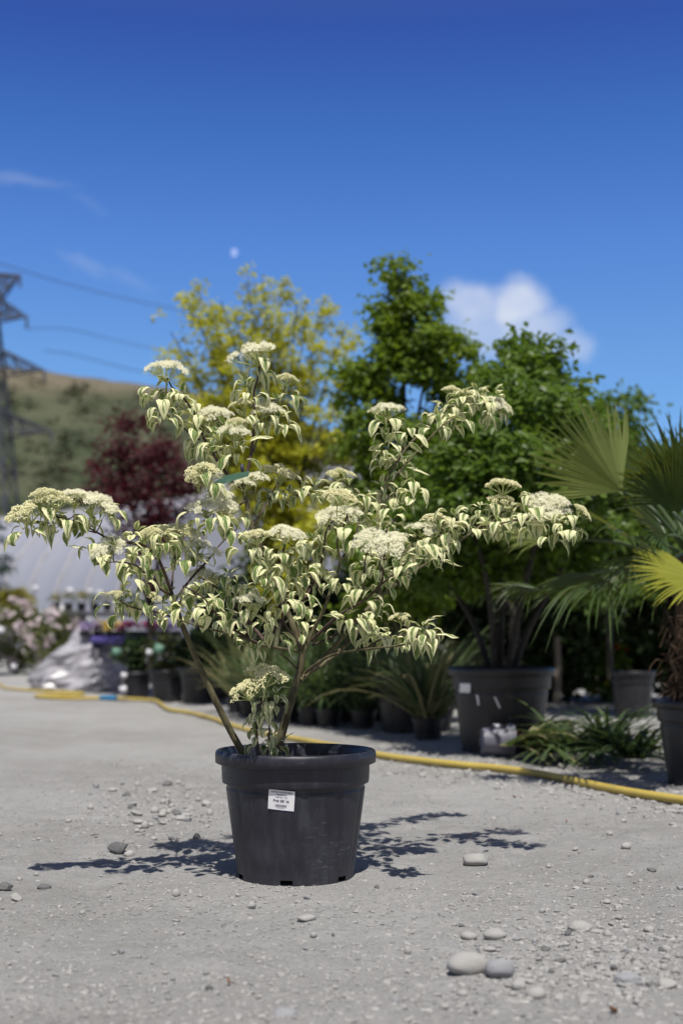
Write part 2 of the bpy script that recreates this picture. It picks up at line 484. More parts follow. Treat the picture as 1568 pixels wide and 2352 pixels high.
# ------------------------------------------------------------------ building helpers
class MB:
    def __init__(self):
        self.v, self.f, self.uv, self.mi = [], [], [], []

    def quadstrip(self, rows, uvs=None, mi=0, closed=False):
        """rows: list of equally long vertex rows"""
        base = len(self.v)
        n = len(rows[0])
        for r in rows:
            self.v.extend([tuple(p) for p in r])
        for i in range(len(rows) - 1):
            for j in range(n if closed else n - 1):
                j2 = (j + 1) % n
                a = (i, j), (i, j2), (i + 1, j2), (i + 1, j)
                self.f.append(tuple(base + p * n + q for p, q in a))
                self.mi.append(mi)
                self.uv.append([uvs[p][q] for p, q in a] if uvs else [(0, 0)] * 4)

    def face(self, pts, mi=0, uv=None):
        b = len(self.v)
        self.v.extend([tuple(p) for p in pts])
        self.f.append(tuple(range(b, b + len(pts))))
        self.mi.append(mi)
        self.uv.append(uv or [(0, 0)] * len(pts))

    def tube(self, pts, radii, sides=8, mi=0, cap=True, smooth=3):
        pts = [Vector(p) for p in pts]
        if smooth > 1 and len(pts) > 2:
            pts, radii = catmull(pts, radii, smooth)
        rows = []
        up = None
        for i, p in enumerate(pts):
            t = (pts[min(i + 1, len(pts) - 1)] - pts[max(i - 1, 0)])
            t = t.normalized() if t.length > 1e-9 else Vector((0, 0, 1))
            if up is None:
                up = t.orthogonal().normalized()
            up = (up - t * up.dot(t))
            up = up.normalized() if up.length > 1e-6 else t.orthogonal().normalized()
            b = t.cross(up)
            r = radii[i]
            rows.append([p + up * (math.cos(2 * math.pi * k / sides) * r) + b * (math.sin(2 * math.pi * k / sides) * r) for k in range(sides)])
        self.quadstrip(rows, None, mi, True)
        if cap:
            self.face(list(reversed(rows[0])), mi)
            self.face(rows[-1], mi)

    def box(self, c, s, mi=0, rot=None):
        c = Vector(c)
        q = []
        for x, y, z in [(-1, -1, -1), (1, -1, -1), (1, 1, -1), (-1, 1, -1), (-1, -1, 1), (1, -1, 1), (1, 1, 1), (-1, 1, 1)]:
            p = Vector((x * s[0] / 2, y * s[1] / 2, z * s[2] / 2))
            if rot:
                p = rot @ p
            q.append(tuple(c + p))
        b = len(self.v)
        self.v.extend(q)
        for f in [(3, 2, 1, 0), (4, 5, 6, 7), (0, 1, 5, 4), (1, 2, 6, 5), (2, 3, 7, 6), (3, 0, 4, 7)]:
            self.f.append(tuple(b + i for i in f))
            self.mi.append(mi)
            self.uv.append([(0, 0)] * 4)

    def lathe(self, prof, n=48, mi=0, cx=0.0, cy=0.0):
        rows = [[(cx + r * math.cos(2 * math.pi * k / n), cy + r * math.sin(2 * math.pi * k / n), z) for k in range(n)] for r, z in prof]
        self.quadstrip(rows, None, mi, True)

    def build(self, name, mats, parent=None, smooth=True, loc=None, origin=None):
        """origin: world point the vertices are stored relative to"""
        me = bpy.data.meshes.new(name)
        v = self.v
        if origin is not None:
            o = Vector(origin)
            v = [(p[0] - o.x, p[1] - o.y, p[2] - o.z) for p in v]
        me.from_pydata(v, [], self.f)
        if not isinstance(mats, (list, tuple)):
            mats = [mats]
        for m in mats:
            me.materials.append(m)
        me.polygons.foreach_set('material_index', self.mi)
        ul = me.uv_layers.new(name='UVMap')
        flat = [c for f in self.uv for p in f for c in p]
        ul.data.foreach_set('uv', flat)
        if smooth:
            me.polygons.foreach_set('use_smooth', [True] * len(self.f))
        me.update()
        ob = bpy.data.objects.new(name, me)
        COL.objects.link(ob)
        if parent is not None:
            ob.parent = parent
        if loc is not None:
            ob.location = loc
        return ob


def catmull(pts, radii, k):
    P, Q = [], []
    n = len(pts)
    for i in range(n - 1):
        p0, p1, p2, p3 = pts[max(i - 1, 0)], pts[i], pts[i + 1], pts[min(i + 2, n - 1)]
        for j in range(k):
            t = j / k
            P.append(0.5 * ((2 * p1) + (p2 - p0) * t + (2 * p0 - 5 * p1 + 4 * p2 - p3) * t * t + (3 * p1 - p0 - 3 * p2 + p3) * t ** 3))
            Q.append(radii[i] * (1 - t) + radii[i + 1] * t)
    P.append(pts[-1])
    Q.append(radii[-1])
    return P, Q


def tag(o, label, cat, group=None, kind=None):
    if label:
        o['label'] = label
    if cat:
        o['category'] = cat
    if group:
        o['group'] = group
    if kind:
        o['kind'] = kind
    return o


def thing(name, label, cat, loc, group=None, rz=0.0):
    o = bpy.data.objects.new(name, None)
    o.empty_display_size = 0.1
    COL.objects.link(o)
    o.location = loc
    o.rotation_euler = (0, 0, rz)
    return tag(o, label, cat, group)


def leaf_cloud(mb, rng, clumps, per, L, W, rad, up=0.9, mi=0, flat=0.7, droop=0.3):
    """many small folded leaves gathered in clumps; clumps: list of (point, out vector, scale)"""
    for (c, outv, s) in clumps:
        n = max(1, int(per * s * rng.uniform(.75, 1.25)))
        for _ in range(n):
            d = Vector((rng.gauss(0, 1), rng.gauss(0, 1), rng.gauss(0, 1) * flat))
            p = Vector(c) + d * (rad * s * 0.55)
            nrm = Vector((rng.gauss(0, .55), rng.gauss(0, .55), up + rng.gauss(0, .4))) + Vector(outv) * 0.5
            nrm.normalize()
            a = Vector((rng.gauss(0, 1), rng.gauss(0, 1), rng.gauss(0, .4) - droop))
            a = a - nrm * a.dot(nrm)
            if a.length < 1e-4:
                continue
            a.normalize()
            b = nrm.cross(a)
            l = L * rng.uniform(.65, 1.25)
            wd = W * rng.uniform(.7, 1.2)
            q0 = p
            q2 = p + a * l - nrm * (l * 0.15)
            q1 = p + a * (l * .48) + b * (wd * .5) + nrm * (wd * .12)
            q3 = p + a * (l * .48) - b * (wd * .5) + nrm * (wd * .12)
            base = len(mb.v)
            mb.v.extend([tuple(q0), tuple(q1), tuple(q2), tuple(q3)])
            mb.f.append((base, base + 1, base + 2))
            mb.f.append((base, base + 2, base + 3))
            mb.mi.extend([mi, mi])
            mb.uv.extend([[(0, 0)] * 3, [(0, 0)] * 3])


def blob_clumps(rng, blobs, density, rd=None):
    """blobs in print units (X, Y, rx, ry, depth, rdepth_m); clumps sit mostly near each blob's skin"""
    out = []
    for (X, Y, rx, ry, d, rdm) in blobs:
        c = px(X, Y, d)
        sx, sz = rx / FPX * d, ry / FPX * d
        n = max(2, int(density * (sx * sz + sx * rdm * .6)))
        for _ in range(n):
            u = Vector((rng.gauss(0, 1), rng.gauss(0, 1), rng.gauss(0, 1))).normalized()
            r = rng.uniform(.35, 1.0) ** .6
            out.append((c + Vector((u.x * sx * r, u.y * rdm * r, u.z * sz * r)), u, rng.uniform(.7, 1.25)))
    return out


def stick_tree(root, base, limbs, mat, name='trunk', origin=None):
    """limbs: list of (points, r0, r1)"""
    for i, (pts, r0, r1) in enumerate(limbs):
        mb = MB()
        n = len(pts)
        mb.tube(pts, [r0 + (r1 - r0) * k / (n - 1) for k in range(n)], 7)
        mb.build(name if i == 0 else 'limb', mat, root, origin=origin)


# ------------------------------------------------------------------ ground, hill
def axis(lo, hi, fine_lo, fine_hi, step, grow):
    a = list(np.arange(fine_lo, fine_hi, step))
    s, p = step, fine_hi
    while p < hi:
        a.append(p)
        s *= grow
        p += s
    a.append(hi)
    s, p = step, fine_lo
    b = []
    while p > lo:
        s *= grow
        p -= s
        b.append(max(p, lo))
    return np.array(sorted(set(b)) + a)


def value_noise(x, y, seed):
    xi, yi = np.floor(x).astype(np.int64), np.floor(y).astype(np.int64)
    fx, fy = x - xi, y - yi
    fx, fy = fx * fx * (3 - 2 * fx), fy * fy * (3 - 2 * fy)

    def h(a, b):
        n = (a * 374761393 + b * 668265263 + seed * 974711) & 0x7fffffff
        n = ((n ^ (n >> 13)) * 1274126177) & 0x7fffffff
        return ((n ^ (n >> 16)) & 0xffff) / 65535.0
    return (h(xi, yi) * (1 - fx) + h(xi + 1, yi) * fx) * (1 - fy) + (h(xi, yi + 1) * (1 - fx) + h(xi + 1, yi + 1) * fx) * fy


def ground_height(x, y):
    x, y = np.asarray(x, float), np.asarray(y, float)
    z = (value_noise(x * 1.1, y * 1.1, 1) - .5) * .012 + (value_noise(x * 4.3, y * 4.3, 2) - .5) * .008
    z += (value_noise(x * 13, y * 13, 3) - .5) * .009 + (value_noise(x * 31, y * 31, 4) - .5) * .008
    r = np.hypot(x + .12, y - 3.42)
    k = np.clip((r - .16) / .18, 0, 1)
    return z * k * np.clip((60 - np.hypot(x, y)) / 30, 0, 1)


gx = axis(-900, 900, -1.6, 1.6, 0.0125, 1.14)
gy = axis(-60, 1500, 1.98, 5.0, 0.0125, 1.08)
GX, GY = np.meshgrid(gx, gy)
GZ = ground_height(GX, GY)
nx, ny = len(gx), len(gy)
verts = np.stack([GX, GY, GZ], -1).reshape(-1, 3)
idx = np.arange(nx * ny).reshape(ny, nx)
quads = np.stack([idx[:-1, :-1], idx[:-1, 1:], idx[1:, 1:], idx[1:, :-1]], -1).reshape(-1, 4)
me = bpy.data.meshes.new('ground')
me.from_pydata(verts.tolist(), [], quads.tolist())
me.materials.append(M['ground'])
me.polygons.foreach_set('use_smooth', [True] * len(quads))
ground = bpy.data.objects.new('ground', me)
COL.objects.link(ground)
tag(ground, 'pale dusty gravel ground of the nursery yard', None, None, 'structure')


def gz(x, y):
    return float(ground_height(x, y))


# hill mesh
def _hill():
    mb = MB()
    prof = [(-1600, 800), (-800, 815), (-300, 828), (0, 838), (90, 848), (140, 854), (273, 874), (355, 884), (480, 906), (620, 950), (800, 1000), (1000, 1060), (1300, 1140), (1700, 1220), (2300, 1300), (3400, 1380)]
    xs = np.linspace(-1600, 3400, 170)
    top = np.interp(xs, [p[0] for p in prof], [p[1] for p in prof])
    D0, D1, NR = 130.0, 300.0, 40
    X = (xs - X0) / FPX * D1
    rows = []
    for k in range(NR):
        t = k / (NR - 1)
        d = D0 + (D1 - D0) * t
        zt = CAMZ + (Y0 - top) / FPX * D1
        s = t ** .8
        z = zt * ((s * s * (3 - 2 * s)) * .35 + s * .65) - .3
        z = z + (value_noise(X / 14.0, X * 0 + d / 14.0, 9) - .5) * 3.2 * math.sin(math.pi * t) + (value_noise(X / 4.0, X * 0 + d / 4.0, 8) - .5) * .9 * t
        rows.append([(a, d, b) for a, b in zip(X, z)])
    rows.append([(p[0], p[1] + 150, p[2] - 25) for p in rows[-1]])
    o = mb
    o.quadstrip(rows)
    return o.build('hill', M['hill'])


hill = tag(_hill(), 'dry grassy hillside rising behind the nursery', None, None, 'structure')
rng = random.Random(31)
mb = MB()
cl = []
M['hillscrub'] = leafmat('hill_scrub_leaf', (0.040, 0.050, 0.028), (0.075, 0.084, 0.045), (0.08, 0.1, 0.04), 0.15)
for _ in range(200):
    X = rng.uniform(-80, 620)
    t = rng.uniform(.05, .8) ** 1.3
    d = 130 + 170 * t
    x = (X - X0) / FPX * d
    Yt = float(np.interp((x * FPX / 300 + X0), [-1600, 0, 140, 355, 620, 1000, 2300], [800, 838, 854, 884, 950, 1060, 1300]))
    s = t ** .8
    z = (CAMZ + (Y0 - Yt) / FPX * 300) * (s * s * (3 - 2 * s) * .35 + s * .65) - .3
    for k in range(3):
        cl.append((Vector((x + rng.uniform(-1.5, 1.5), d + rng.uniform(-1.5, 1.5), z + rng.uniform(.2, 1.8))), Vector((0, 0, 1)), rng.uniform(.5, 1.2)))
leaf_cloud(mb, rng, cl, 14, .7, .55, 1.2)
tag(mb.build('hill_scrub', M['hillscrub']), 'dark scrub bushes dotted over the hillside', 'scrub', None, 'stuff')


# ------------------------------------------------------------------ moon, pylon, wires
bm = bmesh.new()
bmesh.ops.create_uvsphere(bm, u_segments=32, v_segments=20, radius=8.6 / FPX * 3000)
me = bpy.data.meshes.new('moon')
bm.to_mesh(me)
bm.free()
for p in me.polygons:
    p.use_smooth = True
me.materials.append(M['moon'])
moon = bpy.data.objects.new('moon', me)
COL.objects.link(moon)
moon.location = px(538, 580, 3000)
tag(moon, 'pale daytime moon hanging in the clear blue sky', 'moon')

PD = 140.0


def pylon():
    c = px(-36, Y0, PD)
    base = Vector((c.x, PD, 0))
    root = thing('electricity_pylon', 'dark steel lattice pylon cut by the left edge of the photo', 'pylon', base)
    H = px(0, 628, PD).z
    mb = MB()

    def half(z):
        return 3.4 * (1 - z / H) ** .9 + .75

    def bar(a, b, r=.11):
        mb.tube([a, b], [r, r], 4, smooth=1)
    zs = [0, 5, 10, 14.5, 18.5, 22, 25, 28, 31, 33.5, 36, H]
    for i in range(len(zs) - 1):
        a, b = half(zs[i]), half(zs[i + 1])
        cs = [(-1, -1), (1, -1), (1, 1), (-1, 1)]
        for k in range(4):
            p, q = cs[k], cs[(k + 1) % 4]
            A = Vector((p[0] * a, p[1] * a, zs[i]))
            A2 = Vector((p[0] * b, p[1] * b, zs[i + 1]))
            B = Vector((q[0] * a, q[1] * a, zs[i]))
            B2 = Vector((q[0] * b, q[1] * b, zs[i + 1]))
            bar(A, A2, .18)
            bar(A, B2)
            bar(B, A2)
            bar(A2, B2)
    mb.build('tower', M['steel'], root)
    tips = []
    for (X, Y, th) in [(46, 632, 1.0), (62, 727, 2.4), (102, 850, 2.2), (120, 990, 2.0)]:
        tp = px(X, Y, PD) - base
        for sgn in (1, -1):
            am = MB()
            tip = Vector((tp.x * sgn, 0, tp.z))
            for hy in (-1, 1):
                h0 = half(min(tip.z, H - .2))
                h1 = half(min(max(tip.z + th, 0), H - .1))
                h2 = half(max(tip.z - .3, 0))
                low = Vector((h2 * sgn, h2 * hy, tip.z - .3))
                upp = Vector((h1 * sgn, h1 * hy, min(tip.z + th, H)))
                if Y < 640:
                    upp, low = Vector((h0 * sgn, h0 * hy, tip.z)), Vector((half(tip.z - 3.2) * sgn, half(tip.z - 3.2) * hy, tip.z - 3.2))
                am.tube([low, tip], [.16, .12], 4, smooth=1)
                am.tube([upp, tip], [.16, .12], 4, smooth=1)
                for q in (.25, .5, .75):
                    am.tube([low.lerp(tip, q), upp.lerp(tip, q)], [.10, .10], 4, smooth=1)
                    am.tube([low.lerp(tip, q), upp.lerp(tip, q - .25)], [.10, .10], 4, smooth=1)
            am.tube([tip, tip - Vector((0, 0, 1.3))], [.16, .16], 6, smooth=1)
            am.build('cross_arm', M['steel'], root)
        tips.append(base + Vector((tp.x, 0, tp.z - 1.3)))
    return root, tips


pyl, tips = pylon()


def wire(pts, label, r=.055):
    mb = MB()
    mb.tube(pts, [r] * len(pts), 5, smooth=6)
    o = mb.build('power_line', M['wire'])
    tag(o, label, 'power line', 'power lines from the pylon')


wire([px(-60, 590, 139), px(0, 605, 142), px(140, 648, 152), px(300, 688, 162), px(440, 716, 172), px(700, 760, 190)], 'topmost thin power line sagging past the pylon top towards the yellow tree')
wire([tips[1], px(160, 756, 150), px(280, 785, 158), px(420, 812, 168), px(700, 850, 190)], 'power line leaving the second cross arm of the pylon', .045)
wire([tips[2] + Vector((0, 0, 3.4)), px(170, 815, 150), px(260, 838, 158), px(360, 858, 168), px(700, 900, 190)], 'lowest power line running just above the hill crest', .05)


# ------------------------------------------------------------------ polytunnels
def tunnel(a, b, rad, hgt, label, hoops=14):
    a, b = Vector(a), Vector(b)
    ax = (b - a).normalized()
    sd = Vector((-ax.y, ax.x, 0))
    root = thing('polytunnel', label, 'greenhouse', a)
    mb = MB()
    rows = []
    L = (b - a).length
    N = 60
    for i in range(N + 1):
        c = a + ax * (L * i / N)
        sag = .985 + .015 * abs(math.cos(math.pi * i / N * hoops))
        rows.append([c + sd * (math.cos(R(180 * k / 24)) * rad * sag) + Vector((0, 0, math.sin(R(180 * k / 24)) ** .8 * hgt * sag)) for k in range(25)])
    mb.quadstrip(rows)
    mb.build('film_cover', M['film'], root, origin=a)
    for end, nm in ((0, 0), (N, 1)):
        m2 = MB()
        m2.face([tuple(p) for p in (rows[end] if nm else reversed(rows[end]))])
        m2.build('end_wall', M['film'], root, origin=a)
    for i in range(hoops + 1):
        c = a + ax * (L * i / hoops)
        h = MB()
        h.tube([c + sd * (math.cos(R(180 * k / 16)) * (rad + .02)) + Vector((0, 0, math.sin(R(180 * k / 16)) ** .8 * (hgt + .02))) for k in range(17)], [.055] * 17, 5, smooth=1)
        h.build('hoop', M['hoop'], root, origin=a)
    return root


t0 = px(-260, Y0, 44)
t1 = px(560, Y0, 33)
tunnel((t0.x, 46, 0), (t1.x, 33.5, 0), 4.2, 4.25, 'long white polytunnel with slanting hoops behind the purple maple')
t0 = px(560, Y0, 60)
t1 = px(930, Y0, 58)
tunnel((t0.x, 52, 0), (t1.x, 50, 0), 4.5, 7.2, 'pale polytunnel glimpsed through the golden tree', 18)

# ------------------------------------------------------------------ pots
POT_N = 180


def lathe_rows(prof, n, fn=None):
    rows = []
    for (r, z) in prof:
        row = []
        for k in range(n):
            a = 2 * math.pi * k / n
            rr = r + (fn(a, r, z) if fn else 0)
            row.append((rr * math.cos(a), rr * math.sin(a), z))
        rows.append(row)
    return rows


def nursery_pot(name, label, cat, loc, rt, h, mat, group=None, rz=0.0, n=72, detail=False, soil=True):
    """tapered nursery pot: rolled rim, collar, ribbed body, notched foot"""
    s = rt / .21
    k = h / .33
    root = thing(name, label, cat, loc, group, rz)
    # rim
    prof = [(.194 * s, .297 * k), (.206 * s, .2965 * k), (.2095 * s, .2985 * k), (.210 * s, .319 * k), (.2085 * s, .326 * k), (.205 * s, .3295 * k), (.199 * s, .330 * k), (.194 * s, .328 * k), (.190 * s, .322 * k), (.1885 * s, .30 * k)]
    mb = MB()
    mb.quadstrip(lathe_rows(prof, n), None, 0, True)
    mb.build('rim', mat, root)
    # body with collar
    npan = 12

    def rib(a, r, z):
        f = (a / (2 * math.pi) * npan) % 1.0
        e = min(f, 1 - f)
        lim = .10
        t = min(max((e - lim) / .03, 0), 1)
        return (t - 1) * .0022 * s

    body_top = [(.1935 * s, .300 * k), (.1925 * s, .262 * k), (.1915 * s, .2475 * k), (.1905 * s, .246 * k), (.1835 * s, .2455 * k)]
    mb = MB()
    mb.quadstrip(lathe_rows(body_top, n), None, 0, True)
    rows = []
    zs = [.2455, .236, .232, .225, .19, .14, .09, .05, .022, .0135]
    for z in zs:
        r = (.151 + (.1835 - .151) * (z / .2455)) * s

        def fn(a, r_, z_, zz=z):
            if zz >= .236:
                return -.004 * s
            if zz >= .232:
                return rib(a, 0, 0) * 1.0 - .0005 * s
            return rib(a, 0, 0) * .9 if zz > .03 else rib(a, 0, 0) * .4
        rows += lathe_rows([(r, z * k)], n, fn)
    mb.quadstrip(rows, None, 0, True)
    # foot with notches
    base = len(mb.v)
    top = lathe_rows([(.1525 * s, .0135 * k)], n)[0]
    bot = lathe_rows([(.1508 * s, 0.0005)], n)[0]
    itop = lathe_rows([(.1440 * s, .0135 * k)], n)[0]
    ibot = lathe_rows([(.1440 * s, 0.0005)], n)[0]
    for i in range(n):
        f = ((i + .5) / n * 6 + .86) % 1.0
        j = (i + 1) % n
        if f < .19:
            mb.face([top[i], top[j], itop[j], itop[i]])
            continue
        mb.face([bot[i], bot[j], top[j], top[i]])
        mb.face([bot[j], bot[i], ibot[i], ibot[j]])
        mb.face([ibot[j], ibot[i], itop[i], itop[j]])
    # inside and floor
    inner = [(.1440 * s, .0135 * k), (.148 * s, .02 * k), (.1885 * s, .30 * k)]
    mb.quadstrip(list(reversed(lathe_rows(inner, n))), None, 0, True)
    mb.face([p for p in reversed(lathe_rows([(.1440 * s, .0136 * k)], n)[0])])
    mb.build('pot_wall', mat, root)
    if soil:
        mb = MB()
        rows = []
        rs = random.Random(5)
        for i in range(8):
            r = .183 * s * i / 7 + .0005
            rows.append([(r * math.cos(2 * math.pi * q / 40), r * math.sin(2 * math.pi * q / 40), .285 * k + (rs.uniform(-.006, .006) * s if i < 7 else 0)) for q in range(40)])
        mb.quadstrip(rows, None, 0, True)
        mb.build('soil_surface', M['soil'], root)
    return root


POT = Vector((-0.1197, 3.42, 0.001))
main_pot = nursery_pot('plant_pot', 'large black plastic nursery pot with a white price sticker holding the variegated dogwood', 'plant pot', POT, .21, .33, M['pot'], n=POT_N, rz=0.16)

# price sticker wrapped round the pot wall, slightly crooked
LBL_Z, LBL_A = 0.2185, -math.pi / 2 - 0.16 - 0.165
LW, LH = .0665, .0500


def on_pot(u, v, lift):
    """sticker coordinates (metres, origin at its middle) to the pot wall"""
    ca, sa = math.cos(-0.085), math.sin(-0.085)
    x, z = u * ca - v * sa, u * sa + v * ca
    zz = LBL_Z + z
    r = .151 + (.1835 - .151) * (zz / .2455) + .0006 + lift
    a = LBL_A + x / r
    return (r * math.cos(a), r * math.sin(a), zz)


mb = MB()
NU = 12
for (lift, mi, x0, x1, z0, z1) in [(.0004, 1, -LW / 2 - .0002, LW / 2 + .0002, -LH / 2 - .0016, LH / 2 - .001), (.0012, 0, -LW / 2, LW / 2, -LH / 2, LH / 2)]:
    mb.quadstrip([[on_pot(x0 + (x1 - x0) * i / NU, z, lift) for i in range(NU + 1)] for z in (z0, (z0 + z1) / 2, z1)], None, mi)
sticker = mb.build('price_sticker', [M['paper'], M['blueedge']], main_pot)


def sticker_text(txt, size, y, bold=0.0, xs=1.0):
    cu_ = bpy.data.curves.new('lettering', 'FONT')
    cu_.body = txt
    cu_.size = size
    cu_.align_x = 'CENTER'
    cu_.align_y = 'CENTER'
    cu_.offset = bold
    cu_.resolution_u = 3
    tmp = bpy.data.objects.new('lettering', cu_)
    COL.objects.link(tmp)
    bpy.context.view_layer.update()
    m_ = bpy.data.meshes.new_from_object(tmp.evaluated_get(bpy.context.evaluated_depsgraph_get()))
    bpy.data.objects.remove(tmp)
    for vv in m_.vertices:
        vv.co = on_pot(vv.co.x * xs, vv.co.y + y, .0019)
    m_.materials.clear()
    m_.materials.append(M['ink'])
    o = bpy.data.objects.new('lettering', m_)
    COL.objects.link(o)
    o.parent = sticker
    return o


sticker_text('CORNUS CONTROVERSA', .0051, .0196, .00006, .92)
sticker_text('VARIEGATA', .0051, .0132, .00006, .95)
sticker_text('H 80/100 - C 30', .0046, .0072, .00006)
sticker_text('Pret: 681 lei', .0094, -.0020, .00022, .88)
sticker_text('2100004823619', .0030, -.0200, 0, 1.0)
mb = MB()
rb = random.Random(4)
xx = -.0145
while xx < .0145:
    wd = rb.choice([.0004, .0006, .0009, .0012])
    mb.quadstrip([[on_pot(xx, z, .0019), on_pot(xx + wd, z, .0019)] for z in (-.0172, -.0112)])
    xx += wd + rb.choice([.0004, .0006, .0010])
mb.build('barcode', M['ink'], sticker)

# ------------------------------------------------------------------ the variegated dogwood
SH = Vector((POT.x, POT.y, .285))
shrub = thing('dogwood_shrub', 'cream and green variegated dogwood with flat white flower heads growing in the front pot', 'shrub', SH)
D0 = 3.42
